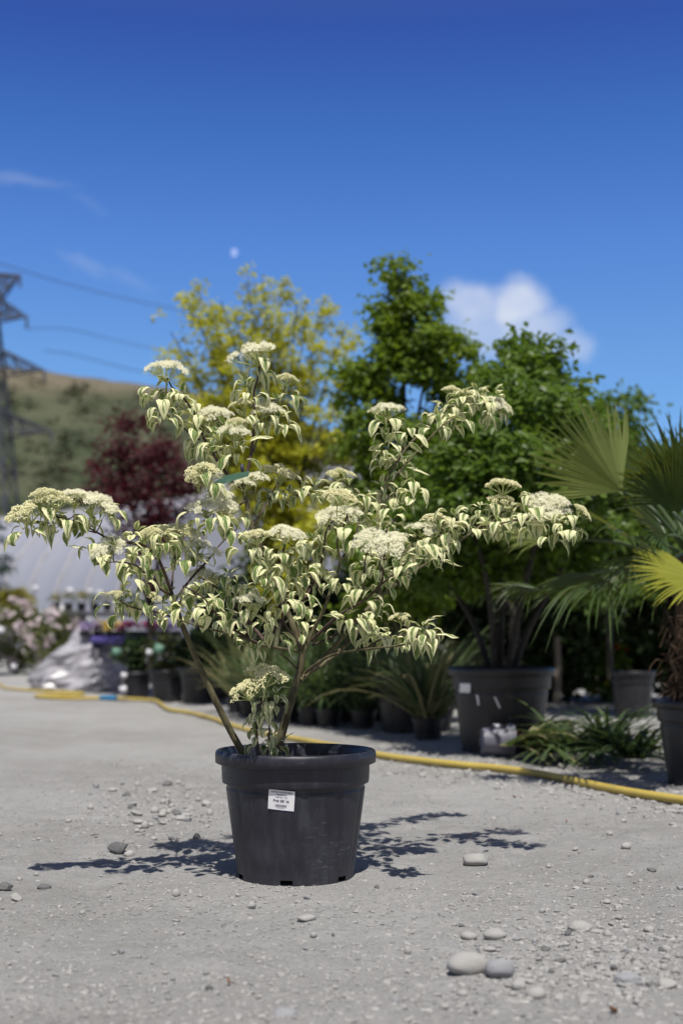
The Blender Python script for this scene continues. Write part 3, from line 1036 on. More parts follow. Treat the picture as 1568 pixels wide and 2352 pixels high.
# every branch: points (X, Y, depth offset m), start radius mm, end radius mm, bark
BR = [
    # two stems from the pot
    ('stem', [(562, 1755, -.02), (556, 1728, -.02), (530, 1680, -.03), (500, 1620, -.05), (465, 1545, -.07), (440, 1488, -.08), (418, 1434, -.09), (404, 1395, -.09)], 10.5, 7.0, 'oldbark'),
    ('stem', [(632, 1755, .03), (640, 1712, .03), (664, 1622, .02), (688, 1542, .01), (694, 1489, .0)], 13.5, 9.5, 'oldbark'),
    ('stem', [(694, 1492, .0), (668, 1425, .0), (631, 1339, .01), (611, 1301, .02), (591, 1247, .02), (577, 1204, .02), (563, 1140, .02), (557, 1108, .02)], 9.0, 5.5, 'oldbark'),
    ('branch', [(557, 1122, .02), (528, 1098, .0), (488, 1040, -.03), (463, 995, -.05), (443, 945, -.07), (420, 912, -.09), (396, 890, -.10), (385, 868, -.10)], 4.8, 2.0, 'twig'),
    ('branch', [(458, 1010, -.04), (428, 988, -.08), (393, 960, -.12)], 3.0, 1.6, 'twig'),
    ('branch', [(558, 1115, .02), (571, 1072, .03), (580, 1020, .04), (585, 965, .05), (583, 905, .05), (592, 868, .05), (597, 838, .05), (592, 820, .05)], 5.0, 2.0, 'twig'),
    ('branch', [(586, 968, .05), (614, 942, .08), (642, 914, .12), (655, 890, .14)], 2.8, 1.5, 'twig'),
    ('branch', [(582, 1040, .04), (589, 1015, .05), (596, 993, .06)], 3.0, 2.4, 'oldbark'),
    ('branch', [(490, 1042, -.03), (512, 1030, -.10), (536, 1008, -.14)], 2.4, 1.4, 'twig'),
    ('branch', [(508, 1072, -.01), (488, 1092, -.14), (470, 1096, -.20)], 2.5, 1.5, 'twig'),
    ('branch', [(566, 1150, .02), (530, 1170, -.12), (495, 1172, -.18)], 3.0, 1.6, 'twig'),
    ('branch', [(580, 1206, .02), (604, 1172, .10), (632, 1119, .18), (646, 1094, .2)], 3.0, 1.5, 'twig'),
    # left tier on the left stem
    ('branch', [(410, 1412, -.09), (394, 1360, -.10), (369, 1294, -.13), (346, 1262, -.15), (318, 1249, -.16), (287, 1245, -.18)], 5.2, 2.6, 'twig'),
    ('branch', [(320, 1250, -.16), (258, 1240, -.18), (222, 1222, -.20), (180, 1200, -.23), (127, 1186, -.26), (95, 1176, -.28)], 3.4, 1.5, 'twig'),
    ('branch', [(222, 1224, -.2), (190, 1216, -.17), (150, 1208, -.15)], 2.0, 1.2, 'twig'),
    ('branch', [(395, 1368, -.1), (352, 1342, -.2), (316, 1300, -.28), (262, 1290, -.34)], 3.6, 1.6, 'twig'),
    ('branch', [(408, 1424, -.09), (368, 1408, -.18), (301, 1394, -.26), (268, 1372, -.3)], 3.2, 1.4, 'twig'),
    ('branch', [(398, 1385, -.09), (438, 1330, .06), (479, 1285, .14), (508, 1248, .20), (545, 1214, .24)], 4.0, 1.8, 'twig'),
    ('branch', [(394, 1360, -.10), (398, 1310, -.02), (404, 1262, .03)], 3.4, 1.6, 'twig'),
    ('branch', [(402, 1392, -.09), (424, 1372, -.18), (448, 1362, -.22), (462, 1345, -.24)], 3.4, 1.6, 'twig'),
    # long low branches between the two stems
    ('branch', [(690, 1498, .0), (660, 1492, -.06), (625, 1486, -.10), (596, 1480, -.13), (565, 1467, -.16), (530, 1456, -.19), (470, 1442, -.24), (413, 1424, -.28)], 5.0, 2.0, 'oldbark'),
    ('branch', [(596, 1480, -.13), (556, 1458, -.19), (520, 1434, -.23), (489, 1400, -.27), (466, 1372, -.30), (420, 1345, -.33)], 4.2, 1.8, 'twig'),
    ('branch', [(606, 1470, -.02), (558, 1410, .06), (525, 1372, .10), (489, 1344, .13), (455, 1322, .15)], 5.2, 2.2, 'twig'),
    ('branch', [(572, 1466, -.16), (564, 1430, -.24), (572, 1390, -.28)], 2.6, 1.5, 'twig'),
    ('branch', [(684, 1538, .01), (662, 1516, -.03), (642, 1500, -.05)], 2.6, 1.8, 'twig'),
    # middle
    ('branch', [(690, 1484, .0), (670, 1458, -.12), (648, 1416, -.20), (655, 1360, -.24), (640, 1306, -.26), (650, 1270, -.27), (657, 1240, -.28)], 4.2, 1.8, 'twig'),
    ('branch', [(640, 1308, -.26), (615, 1288, -.3), (592, 1260, -.32), (588, 1240, -.33)], 2.4, 1.4, 'twig'),
    ('branch', [(692, 1470, .0), (686, 1405, .06), (715, 1348, .09), (739, 1287, .11), (749, 1220, .12), (766, 1195, .12)], 4.6, 2.0, 'twig'),
    ('branch', [(696, 1500, .0), (720, 1446, .0), (744, 1400, -.02), (760, 1352, -.02), (780, 1293, -.03), (774, 1243, -.04), (792, 1200, -.04), (800, 1170, -.03)], 6.0, 2.0, 'oldbark'),
    ('branch', [(780, 1290, -.03), (812, 1240, .1), (826, 1190, .16), (836, 1150, .2), (780, 1100, .26)], 3.0, 1.5, 'twig'),
    ('branch', [(752, 1376, -.02), (715, 1325, -.12), (705, 1295, -.16)], 2.4, 1.4, 'twig'),
    # right fan of stems
    ('stem', [(690, 1562, .01), (733, 1520, .03), (760, 1494, .04), (806, 1440, .05), (850, 1392, .07), (915, 1338, .10), (1000, 1279, .14), (1084, 1222, .18), (1142, 1181, .21), (1216, 1161, .25), (1262, 1166, .27)], 8.5, 1.9, 'oldbark'),
    ('branch', [(1098, 1212, .19), (1150, 1202, .14), (1192, 1194, .12), (1278, 1189, .08), (1312, 1190, .06)], 2.6, 1.3, 'twig'),
    ('branch', [(1142, 1181, .21), (1148, 1150, .2), (1154, 1122, .19)], 2.0, 1.2, 'twig'),
    ('branch', [(900, 1350, .1), (930, 1262, .02), (968, 1226, -.01), (1054, 1197, -.04)], 3.6, 1.5, 'twig'),
    ('stem', [(690, 1555, .01), (745, 1522, .08), (796, 1478, .12), (842, 1424, .14), (872, 1357, .16), (872, 1270, .20), (866, 1180, .26), (888, 1102, .32), (931, 1031, .38), (992, 970, .44), (1040, 930, .48), (1100, 908, .52)], 8.0, 2.2, 'oldbark'),
    ('branch', [(880, 1130, .3), (935, 1062, .34), (1004, 988, .36), (1050, 955, .37)], 3.4, 1.8, 'oldbark'),
    ('branch', [(914, 1062, .36), (926, 1008, .3), (892, 972, .26), (887, 950, .25)], 2.4, 1.4, 'twig'),
    ('branch', [(715, 1472, .0), (777, 1414, -.08), (830, 1383, -.14), (874, 1340, -.18), (880, 1290, -.2), (885, 1262, -.2)], 5.0, 2.0, 'twig'),
    ('branch', [(775, 1416, -.08), (812, 1428, -.18), (818, 1420, -.22)], 2.4, 1.4, 'twig'),
    ('branch', [(835, 1380, -.14), (838, 1290, -.16), (848, 1250, -.16)], 2.6, 1.5, 'twig'),
    ('branch', [(872, 1345, -.18), (925, 1300, -.24), (945, 1275, -.26)], 2.6, 1.5, 'twig'),
    ('branch', [(866, 1186, .26), (885, 1150, .22), (905, 1132, .2)], 2.4, 1.4, 'twig'),
    ('branch', [(870, 1240, .2), (910, 1190, .14), (944, 1150, .1)], 2.4, 1.4, 'twig'),
    ('branch', [(700, 1546, .0), (740, 1516, -.05), (786, 1498, -.10), (888, 1486, -.18), (941, 1478, -.22), (985, 1462, -.26), (1014, 1446, -.28)], 4.4, 1.6, 'oldbark'),
    ('branch', [(786, 1498, -.10), (835, 1490, -.05), (880, 1466, -.02), (941, 1454, .02), (920, 1432, .03)], 3.0, 1.4, 'twig'),
    ('branch', [(718, 1482, .0), (768, 1460, .04), (838, 1420, .08), (868, 1398, .1)], 3.6, 1.6, 'twig'),
    # young shoot in the middle of the pot
    ('shoot', [(598, 1745, -.10), (590, 1690, -.10), (593, 1643, -.11), (607, 1595, -.12), (614, 1566, -.12)], 3.2, 1.6, 'twig'),
    ('shoot', [(612, 1745, -.08), (618, 1690, -.10), (616, 1650, -.13), (600, 1612, -.16), (580, 1600, -.18)], 2.6, 1.4, 'twig'),
]
ALL = []
for (nm, pts, r0, r1, mt) in BR:
    P = [px(x, y, D0 + o) for (x, y, o) in pts]
    rr = [(r0 + (r1 - r0) * (k / (len(P) - 1)) ** .8) * .001 for k in range(len(P))]
    mb = MB()
    mb.tube(P, rr, 9 if r0 > 6 else 7, smooth=4)
    mb.build(nm, M[mt], shrub, origin=SH)
    Q, _ = catmull(P, rr, 6) if len(P) > 2 else (P, rr)
    for q in Q:
        ALL.append((X0 + q.x / q.y * FPX, Y0 - (q.z - CAMZ) / q.y * FPX, q.y))
ALLN = np.array(ALL)


def depth_at(X, Y):
    d2 = (ALLN[:, 0] - X) ** 2 + (ALLN[:, 1] - Y) ** 2
    i = int(np.argmin(d2))
    return float(ALLN[i, 2]), ALL[i]


rl = random.Random(77)


def dog_leaf(mb, base, az, elev, L, W, droop, curl, twist=0.0, petiole=.25):
    """one ovate leaf arching over and hanging, margins a little wavy; first part is its stalk"""
    dh = Vector((math.cos(az), math.sin(az), 0))
    sd = Vector((-dh.y, dh.x, 0))
    up = Vector((0, 0, 1))
    # stalk
    n = 8
    p = Vector(base)
    a = elev
    pl = L * petiole
    q = p + (dh * math.cos(a) + up * math.sin(a)) * pl
    stw = .0011
    mb.quadstrip([[p + sd * stw, p - sd * stw], [q + sd * stw, q - sd * stw]], [[(.5, 0), (.5, 0)], [(.5, .02), (.5, .02)]])
    p = q
    rows, uvs = [], []
    ph = rl.uniform(0, 6.28)
    fold = rl.uniform(-.05, .3)
    for i in range(n + 1):
        t = i / n
        wd = W * .5 * (math.sin(math.pi * min(1, t ** .72 * .985 + .012))) ** .8 * (1.12 - .22 * t)
        if t > .85:
            wd *= (1.02 - t) / .17 * .8 + .1
        q_ = min(t / .55, 1)
        a = elev - droop * (q_ * q_ * (3 - 2 * q_)) - curl * max(0, (t - .5) / .5) ** 1.5
        d = dh * math.cos(a) + up * math.sin(a)
        nn = up * math.cos(a) - dh * math.sin(a)
        tw = twist * t
        s2 = sd * math.cos(tw) + nn * math.sin(tw)
        n2 = nn * math.cos(tw) - sd * math.sin(tw)
        wv = math.sin(t * 9 + ph) * .14
        f1, f2 = fold + wv, fold - wv
        rows.append([p + s2 * wd + n2 * (wd * (f1 - .30)), p + s2 * (wd * .5) + n2 * (wd * f1 * .62), p, p - s2 * (wd * .5) + n2 * (wd * f2 * .62), p - s2 * wd + n2 * (wd * (f2 - .30))])
        uvs.append([(0, t), (.25, t), (.5, t), (.75, t), (1, t)])
        p = p + d * (L * (1 - petiole * .5) / n)
    mb.quadstrip(rows, uvs)


WH = [(597, 846, 6), (568, 888, 6), (640, 922, 6), (662, 905, 4), (606, 958, 5), (652, 958, 5), (560, 962, 4),
      (386, 884, 5), (418, 912, 6), (362, 915, 6), (378, 948, 6), (438, 938, 4),
      (470, 968, 7), (458, 1018, 6), (506, 1022, 7), (548, 1034, 6), (520, 985, 5),
      (640, 1122, 7), (662, 1134, 5), (616, 1140, 5), (500, 1192, 7), (452, 1180, 6), (545, 1180, 4), (470, 1110, 5),
      (58, 1206, 5), (98, 1190, 6), (168, 1178, 7), (205, 1186, 6), (130, 1176, 5), (222, 1262, 5), (272, 1262, 6), (246, 1180, 5),
      (312, 1226, 7), (338, 1250, 7), (372, 1230, 7), (420, 1258, 7), (455, 1272, 6), (304, 1280, 6),
      (318, 1326, 6), (360, 1322, 5), (392, 1362, 7), (432, 1372, 7), (462, 1350, 7), (500, 1345, 6), (270, 1382, 5), (302, 1378, 5),
      (380, 1404, 6), (428, 1396, 6), (524, 1322, 5), (548, 1345, 6), (478, 1398, 6), (536, 1418, 6), (566, 1400, 7), (606, 1398, 6),
      (566, 1252, 6), (594, 1256, 6), (650, 1258, 7), (672, 1252, 6), (616, 1296, 6), (600, 1330, 6), (648, 1326, 7), (684, 1342, 7),
      (652, 1378, 7), (688, 1396, 6), (622, 1436, 6), (690, 1432, 6), (580, 1474, 5),
      (722, 1122, 6), (764, 1118, 7), (800, 1112, 6), (752, 1206, 6), (716, 1244, 6), (742, 1318, 7), (700, 1302, 7), (776, 1330, 7), (730, 1282, 5),
      (874, 1118, 8), (918, 1128, 7), (950, 1126, 6), (832, 1150, 7), (856, 1190, 7), (902, 1176, 7), (802, 1212, 6),
      (884, 1290, 8), (846, 1312, 8), (930, 1300, 8), (962, 1272, 7), (820, 1268, 6), (910, 1262, 6), (840, 1368, 6), (796, 1418, 7), (828, 1424, 7),
      (872, 1398, 6), (852, 1462, 6), (892, 1458, 6), (936, 1452, 7), (972, 1448, 6), (968, 1444, 5), (980, 1438, 5),
      (874, 1046, 7), (888, 1004, 6), (904, 1056, 6), (934, 984, 6), (884, 962, 5),
      (1002, 962, 7), (1022, 936, 8), (1060, 908, 8), (1092, 902, 9), (1114, 922, 8), (1132, 940, 7), (1052, 938, 8), (1136, 904, 6),
      (1044, 1190, 6), (1078, 1200, 6), (1102, 1168, 5), (1132, 1178, 7), (1160, 1172, 8), (1150, 1206, 5), (1214, 1142, 6), (1212, 1188, 6),
      (1244, 1196, 7), (1272, 1206, 7), (1302, 1196, 7), (1316, 1204, 5), (992, 1240, 6), (1022, 1226, 6), (956, 1240, 6), (986, 1280, 5),
      (592, 1632, 5), (614, 1612, 6), (634, 1600, 6), (594, 1690, 6), (622, 1696, 6), (606, 1656, 5), (640, 1712, 4)]


def whorl(mb, X, Y, n):
    dd, _ = depth_at(X, Y)
    dd += rl.uniform(-.035, .035)
    c = px(X, Y, dd)
    a0 = rl.uniform(0, 6.28)
    low = Y > 1580
    lean = Vector((rl.gauss(0, .35), rl.gauss(0, .35), 1)).normalized()
    q = Vector((0, 0, 1)).rotation_difference(lean)
    for k in range(n):
        az = a0 + k * 2.4 + rl.uniform(-.5, .5)
        L = (.058 if low else .071) * rl.choice([rl.uniform(.5, .8), rl.uniform(.75, 1.15), rl.uniform(.85, 1.2)])
        off = q @ Vector((math.cos(az) * .005, math.sin(az) * .005, -.005 * k + rl.uniform(-.008, .012)))
        el = rl.uniform(-.3, .8)
        mode = rl.random()
        if mode < .60:          # hanging, tip bent in
            dr, cu_l = el + rl.uniform(1.1, 1.7), rl.uniform(-.2, .9)
        elif mode < .92:        # rolled under like a ram's horn
            dr, cu_l = el + rl.uniform(.8, 1.4), rl.uniform(1.4, 3.4)
        else:                   # young, held out
            dr, cu_l = rl.uniform(.3, .9), rl.uniform(-.6, .6)
        dog_leaf(mb, c + off, az, el, L, L * rl.uniform(.29, .44), dr, cu_l, rl.uniform(-1.0, 1.0), rl.uniform(.15, .3))
    for k in range(2):
        dog_leaf(mb, c, rl.uniform(0, 6.28), rl.uniform(.6, 1.3), .080 * rl.uniform(.4, .65), .015, rl.uniform(.4, 1.6), rl.uniform(-.5, .8))


# the hundred fullest whorls are parts of their own, the sparse remainder is one mass
WH.sort(key=lambda q: -q[2])
for (X, Y, n) in WH[:100]:
    mb = MB()
    whorl(mb, X, Y, n + 2)
    mb.build('leaf_cluster', M['leaf'], shrub, origin=SH)
mb = MB()
for (X, Y, n) in WH[100:]:
    whorl(mb, X, Y, n + 2)
o = mb.build('foliage', M['leaf'], shrub, origin=SH)
o['kind'] = 'stuff'


# flower heads: flat domes of tiny florets on branching green rays
def flower_mesh(kind, seed):
    r = random.Random(seed)
    mb = MB()
    hubs = [(r.uniform(-.1, .1), r.uniform(-.1, .1))]
    for k in range(4):
        a = k / 4 * 6.283 + r.uniform(-.4, .4)
        q = r.uniform(.30, .45)
        hubs.append((math.cos(a) * q, math.sin(a) * q))
    for k in range(8):
        a = k / 8 * 6.283 + r.uniform(-.35, .35)
        q = r.uniform(.55, .95)
        hubs.append((math.cos(a) * q, math.sin(a) * q))
    lift = [r.uniform(-.10, .10) for _ in hubs]
    n = 600 if kind == 'open' else 640
    for i in range(n):
        hi = r.randrange(len(hubs))
        h = hubs[hi]
        a = r.uniform(0, 6.283)
        q = math.sqrt(r.random()) * .29
        x, y = h[0] + math.cos(a) * q, h[1] + math.sin(a) * q
        rad = math.hypot(x, y)
        z = .30 * (1 - min(rad, 1.2) ** 2) + lift[hi] + .10 * (1 - (q / .29) ** 2) + r.uniform(-.06, .055)
        nrm = Vector((x * .6 + r.gauss(0, .22), y * .6 + r.gauss(0, .22), 1.0)).normalized()
        c = Vector((x, y, z))
        if kind == 'open':
            s = r.uniform(.050, .082)
            u = nrm.orthogonal().normalized()
            u = (u * math.cos(a) + nrm.cross(u) * math.sin(a))
            v = nrm.cross(u)
            for (p, o) in ((u, v), (v, -u), (-u, -v), (-v, u)):
                mb.face([c, c + p * (s * .6) + o * (s * .26) - nrm * (s * .05), c + p * s - nrm * (s * .30), c + p * (s * .6) - o * (s * .26) - nrm * (s * .05)])
            # stamens
            for p in (u + v, u - v, -u - v, -u + v):
                e = c + p * (s * .55) + nrm * (s * 1.15)
                mb.face([c, e + p.cross(nrm) * (s * .09), e - p.cross(nrm) * (s * .09)])
        else:
            s = r.uniform(.030, .046)
            u = nrm.orthogonal().normalized()
            v = nrm.cross(u)
            rows = []
            for (t, w_) in ((0, .25), (.5, 1), (1.3, .9), (1.9, .2)):
                rows.append([c + nrm * (s * t) + (u * math.cos(k * 1.2566) + v * math.sin(k * 1.2566)) * (s * w_) for k in range(5)])
            mb.quadstrip(rows, None, 0, True)
        if i % 7 == 0:
            hz = .30 * (1 - min(math.hypot(*h), 1) ** 2) - .22
            mb.tube([Vector((h[0] * .88, h[1] * .88, hz)), c - nrm * .01], [.011, .008], 3, 1, False, 1)
    for h in hubs:
        hz = .30 * (1 - min(math.hypot(*h), 1) ** 2) - .22
        mb.tube([Vector((0, 0, -.62)), Vector((h[0] * .35, h[1] * .35, -.40)), Vector((h[0] * .88, h[1] * .88, hz))], [.030, .022, .015], 4, 1, False, 3)
    mb.tube([Vector((0, 0, -1.25)), Vector((0, 0, -.6))], [.036, .034], 5, 1, False, 1)
    return mb


FM = {}
for kind in ('open', 'bud'):
    for sd_ in range(5):
        o = flower_mesh(kind, sd_ + 10).build('flower_head', [M['petal'] if kind == 'open' else M['bud'], M['ray']], None, smooth=False)
        FM[(kind, sd_)] = o.data
        bpy.data.objects.remove(o)

# (X, Y of the head's middle, width, kind, tilt to the right, lean to the camera, depth offset)
FL = [(583, 806, 116, 'open', -.22, .25, None), (383, 845, 98, 'open', .06, .25, None), (660, 868, 54, 'bud', .1, .15, None), (489, 948, 78, 'open', .1, .5, None),
      (538, 990, 80, 'open', .05, .3, None), (466, 1078, 88, 'bud', -.1, .45, None), (452, 1098, 60, 'bud', -.2, .5, None), (645, 1082, 88, 'bud', .28, .3, None),
      (472, 1162, 86, 'open', -.12, .5, None), (516, 1158, 72, 'open', .2, .5, None), (558, 926, 60, 'bud', -.1, .3, None), (612, 934, 80, 'open', .1, .5, None),
      (560, 1108, 62, 'open', -.1, .3, None), (545, 968, 52, 'bud', 0, .2, None),
      (62, 1172, 110, 'bud', -.42, .4, None), (122, 1146, 92, 'bud', -.1, .3, None), (213, 1150, 116, 'open', .2, .3, None), (247, 1252, 78, 'open', -.3, .95, None),
      (386, 1222, 96, 'bud', -.05, .4, None), (440, 1226, 58, 'bud', .05, .3, None), (455, 1256, 100, 'open', .08, .45, None), (465, 1324, 88, 'open', .05, .4, None),
      (572, 1374, 72, 'open', .04, .15, None), (588, 1228, 80, 'bud', -.1, .2, None), (655, 1220, 76, 'open', .2, .6, None),
      (780, 1086, 68, 'bud', 0, .25, None), (775, 1138, 78, 'bud', .05, .5, None), (774, 1180, 104, 'open', -.05, .35, None),
      (846, 1236, 84, 'open', -.2, .75, None), (892, 1250, 92, 'open', .1, .8, None), (932, 1266, 60, 'bud', .5, .8, None),
      (972, 1212, 84, 'open', .08, .3, None), (1004, 1192, 76, 'bud', .1, .45, None), (887, 938, 80, 'open', 0, .2, None), (1036, 894, 48, 'bud', .05, .2, None),
      (1150, 930, 60, 'open', .7, .6, None), (1155, 1112, 82, 'bud', .05, .15, None), (1150, 1146, 66, 'bud', .1, .4, None), (1256, 1162, 112, 'open', .15, .85, None),
      (1334, 1172, 56, 'bud', .75, .2, None), (920, 1416, 54, 'bud', -.05, .2, None), (265, 1364, 46, 'bud', 0, .2, None), (356, 1370, 40, 'bud', .6, .5, None),
      (1056, 1204, 44, 'bud', 0, .4, None), (345, 1222, 60, 'bud', -.1, .3, None), (505, 1138, 70, 'open', .1, .5, None), (520, 1178, 60, 'bud', .2, .5, None), (590, 1094, 56, 'open', .1, .3, None), (868, 1224, 62, 'open', 0, .6, None), (915, 1232, 60, 'open', .2, .6, None), (866, 1262, 66, 'open', 0, .9, None),
      (806, 1150, 50, 'bud', .2, .4, None), (1238, 1182, 66, 'open', -.2, 1.0, None), (1282, 1148, 62, 'open', .3, .5, None), (100, 1132, 70, 'bud', -.15, .2, None), (36, 1184, 56, 'bud', -.5, .3, None), (168, 1136, 72, 'open', -.05, .25, None), (248, 1160, 58, 'open', .45, .3, None), (630, 1226, 52, 'bud', -.05, .3, None), (682, 1226, 50, 'open', .4, .6, None),
      (602, 944, 52, 'open', 0, .5, None), (508, 946, 56, 'open', .15, .5, None), (468, 956, 52, 'bud', -.1, .4, None), (228, 1264, 50, 'open', -.4, 1.0, None), (266, 1246, 50, 'open', .2, .8, None), (420, 1214, 60, 'bud', .1, .3, None), (748, 1186, 54, 'open', -.2, .4, None), (808, 1172, 56, 'open', .2, .3, None), (1140, 920, 46, 'open', .5, .5, None), (1060, 902, 50, 'bud', 0, .4, None), (478, 1332, 56, 'bud', .2, .4, None), (650, 1090, 50, 'open', .35, .3, None),
      (612, 1546, 108, 'bud', .15, .3, -.2), (566, 1582, 86, 'bud', -.35, .5, -.24)]
for i, (X, Y, wd, kind, tr, lean, do) in enumerate(FL):
    dd, near = depth_at(X, Y + 12)
    if do is not None:
        dd = D0 + do
    dd -= .012
    c = px(X, Y, dd)
    rad = wd / 2 / FPX * dd / 1.05
    o = bpy.data.objects.new('flower_head', FM[(kind, i % 5)])
    COL.objects.link(o)
    o.parent = shrub
    o.location = c - SH - Vector((0, 0, .12 * rad))
    o.rotation_euler = Matrix.Rotation(tr, 3, 'Y').to_4x4().to_3x3().to_euler()
    m3 = Matrix.Rotation(tr, 3, 'Y') @ Matrix.Rotation(lean * .75, 3, 'X') @ Matrix.Rotation(rl.uniform(0, 6.28), 3, 'Z')
    o.rotation_euler = m3.to_euler()
    o.scale = (rad, rad, rad * rl.uniform(.85, 1.05))
    # stalk from the nearest twig
    npt = px(near[0], near[1], near[2])
    foot = c - Vector((0, 0, .12 * rad)) + m3 @ Vector((0, 0, -1.2 * rad))
    if (npt - foot).length > .01:
        mb = MB()
        mb.tube([npt, npt.lerp(foot, .6) + Vector((0, 0, -.004)), foot], [.0016, .0014, .0013], 5, smooth=3)
        mb.build('flower_stalk', M['ray'] if kind == 'bud' else M['twig'], shrub, origin=SH)

# green plastic tag tied round the stem
c0 = px(556, 1072, D0 - .02)
tg = thing('plant_tag', 'long pointed green plastic tag tied round the upper stem of the dogwood', 'plant tag', c0)
mb = MB()
cl_ = [px(572, 1088, D0 - .03), px(545, 1094, D0 - .045), px(515, 1102, D0 - .06), px(490, 1116, D0 - .07), px(474, 1129, D0 - .075)]
wdt = [.0075, .0095, .0115, .0095, .0025]
rows = [[p + Vector((.002, -.004, w_ * .9)), p, p + Vector((-.002, .002, -w_ * .9))] for p, w_ in zip(cl_, wdt)]
mb.quadstrip(rows)
mb.build('tag_strip', M['tag'], tg, origin=c0)
mb = MB()
mb.tube([c0 + Vector((0, -.004, .006)), c0 + Vector((.001, -.006, -.004)), c0 + Vector((.002, -.004, -.014))], [.004, .006, .004], 8)
mb.build('tag_clip', M['steel'], tg, origin=c0)

# ------------------------------------------------------------------ yellow hose across the yard
HP = [(-60, 1566), (0, 1572), (12, 1580), (73, 1586), (173, 1590)]
H2 = [(173, 1590), (120, 1592.5), (79, 1596), (110, 1601), (164, 1604), (231, 1603), (267, 1604), (330, 1607), (358, 1610), (372, 1619), (390, 1630), (430, 1636), (480, 1648), (540, 1668), (600, 1684), (680, 1697), (760, 1712), (865, 1733), (960, 1746), (1060, 1757), (1150, 1765), (1250, 1780), (1350, 1801), (1450, 1820), (1568, 1838), (1700, 1862), (1900, 1900), (2200, 1940), (2600, 1975)]
pts = [gp(x, y, .017) for x, y in HP[:-1]]
pts += [gp(x, y, .017) for x, y in [(150, 1589), (190, 1592), (180, 1596), (130, 1596), (84, 1598), (100, 1601)]]
pts += [gp(x, y, .017) for x, y in H2[4:]]
hose = thing('garden_hose', 'long yellow hose with a blue coupling lying across the gravel behind the front pot', 'hose', pts[6])
mb = MB()
mb.tube(pts, [.0170] * len(pts), 10, smooth=5)
mb.build('hose_tube', M['hose'], hose, origin=pts[6])
a, b = gp(231, 1603, .02), gp(267, 1604, .02)
mb = MB()
mb.tube([a, a.lerp(b, .1), a.lerp(b, .45), a.lerp(b, .55), a.lerp(b, .9), b], [.021, .026, .026, .029, .026, .021], 12, smooth=1)
mb.build('coupling', M['blue'], hose, origin=pts[6])


# ------------------------------------------------------------------ stones
def stone_mesh(seed, sx, sy, sz, angular=0.0, sub=3):
    r = random.Random(seed)
    bm = bmesh.new()
    bmesh.ops.create_icosphere(bm, subdivisions=sub, radius=1.0)
    planes = []
    for _ in range(int(5 + angular * 7)):
        n = Vector((r.gauss(0, 1), r.gauss(0, 1), r.gauss(0, 1))).normalized()
        planes.append((n, r.uniform(.62, .95) - angular * .12))
    off = Vector((r.uniform(0, 50), r.uniform(0, 50), r.uniform(0, 50)))
    from mathutils import noise as mn
    for v in bm.verts:
        p = v.co.copy()
        for n, d in planes:
            e = p.dot(n) - d
            if e > 0:
                p -= n * (e * (.9 if angular > .3 else .55))
        p *= 1 + .10 * mn.noise(p * 1.6 + off) + .03 * mn.noise(p * 5 + off)
        v.co = Vector((p.x * sx, p.y * sy, p.z * sz))
    me_ = bpy.data.meshes.new('stone')
    bm.to_mesh(me_)
    bm.free()
    for p in me_.polygons:
        p.use_smooth = angular < .3
    return me_


def put_stone(X, Y, wpx, hpx, mat, label, cat='stone', group=None, ang=0.0, seed=0, sink=.35, rz=0.0, name='stone', tilt=0.0, me_=None):
    g = gp(X, Y)
    wid = wpx / FPX * g.y
    hei = hpx / FPX * g.y
    sz = hei / (2 - sink * 1.0) * .95
    if me_ is None:
        me_ = stone_mesh(seed, wid / 2, wid / 2 * .8, sz, ang)
        me_.materials.append(M[mat])
        sc = (1, 1, 1)
    else:
        sc = (wid / 2, wid / 2 * .85, sz)
    o = bpy.data.objects.new(name, me_)
    COL.objects.link(o)
    yy = g.y + wid * .35
    o.location = (g.x * yy / g.y, yy, gz(g.x, yy) + sz * (1 - sink))
    o.rotation_euler = (tilt, tilt * .5, rz)
    o.scale = sc
    tag(o, label, cat, group)
    return o


put_stone(1074, 2240, 100, 54, 'palestone', 'largest smooth pale cobble at the front of the stony patch', seed=3, rz=.2, sink=.25)
put_stone(1147, 2250, 66, 46, 'bluestone', 'blue grey rounded stone touching the largest pale cobble', seed=4, ang=.2, sink=.3)
put_stone(1091, 1990, 64, 30, 'palestone', 'smooth oval pebble lying in the dappled shade right of the front pot', seed=5, sink=.2)
put_stone(271, 1958, 56, 34, 'darkstone', 'dark wedge-shaped rock in the dappled shade left of the front pot', seed=11, ang=.8, sink=.15, tilt=.2)
put_stone(1136, 2156, 56, 26, 'palestone', 'flat oval grey pebble behind the largest cobble, the bigger of a pair', seed=7, sink=.3)
put_stone(1076, 2154, 40, 22, 'palestone', 'small pale round pebble, the lesser of a pair behind the largest cobble', seed=8, sink=.3)
put_stone(704, 2120, 46, 14, 'palestone', 'thin flat white stone just in front of the front pot', seed=9, sink=.3)
put_stone(38, 2072, 32, 22, 'chips', 'rough crumbly grey stone at the left edge of the yard', seed=12, ang=.6)
put_stone(12, 2044, 40, 22, 'darkstone', 'rough dark stone cut by the left edge of the photo', seed=13, ang=.6)
put_stone(102, 2040, 34, 14, 'darkstone', 'flat dark stone with a lit rim near the left edge', seed=14, ang=.4)
put_stone(1230, 2290, 48, 26, 'palestone', 'low pale stone at the right foot of the blue grey stone', seed=21, sink=.5)
put_stone(1190, 2272, 34, 22, 'palestone', 'small pale stone wedged beside the blue grey stone', seed=22, sink=.5)
put_stone(655, 2338, 60, 20, 'bluestone', 'flat blue grey slab sunk in the dust at the bottom edge', seed=23, sink=.8)
put_stone(1530, 2275, 52, 20, 'palestone', 'half sunk pale slab near the right edge', seed=24, ang=.3, sink=.6)
put_stone(1440, 2262, 66, 24, 'bluestone', 'broad half sunk stone in the stony patch on the right', seed=25, ang=.3, sink=.6)
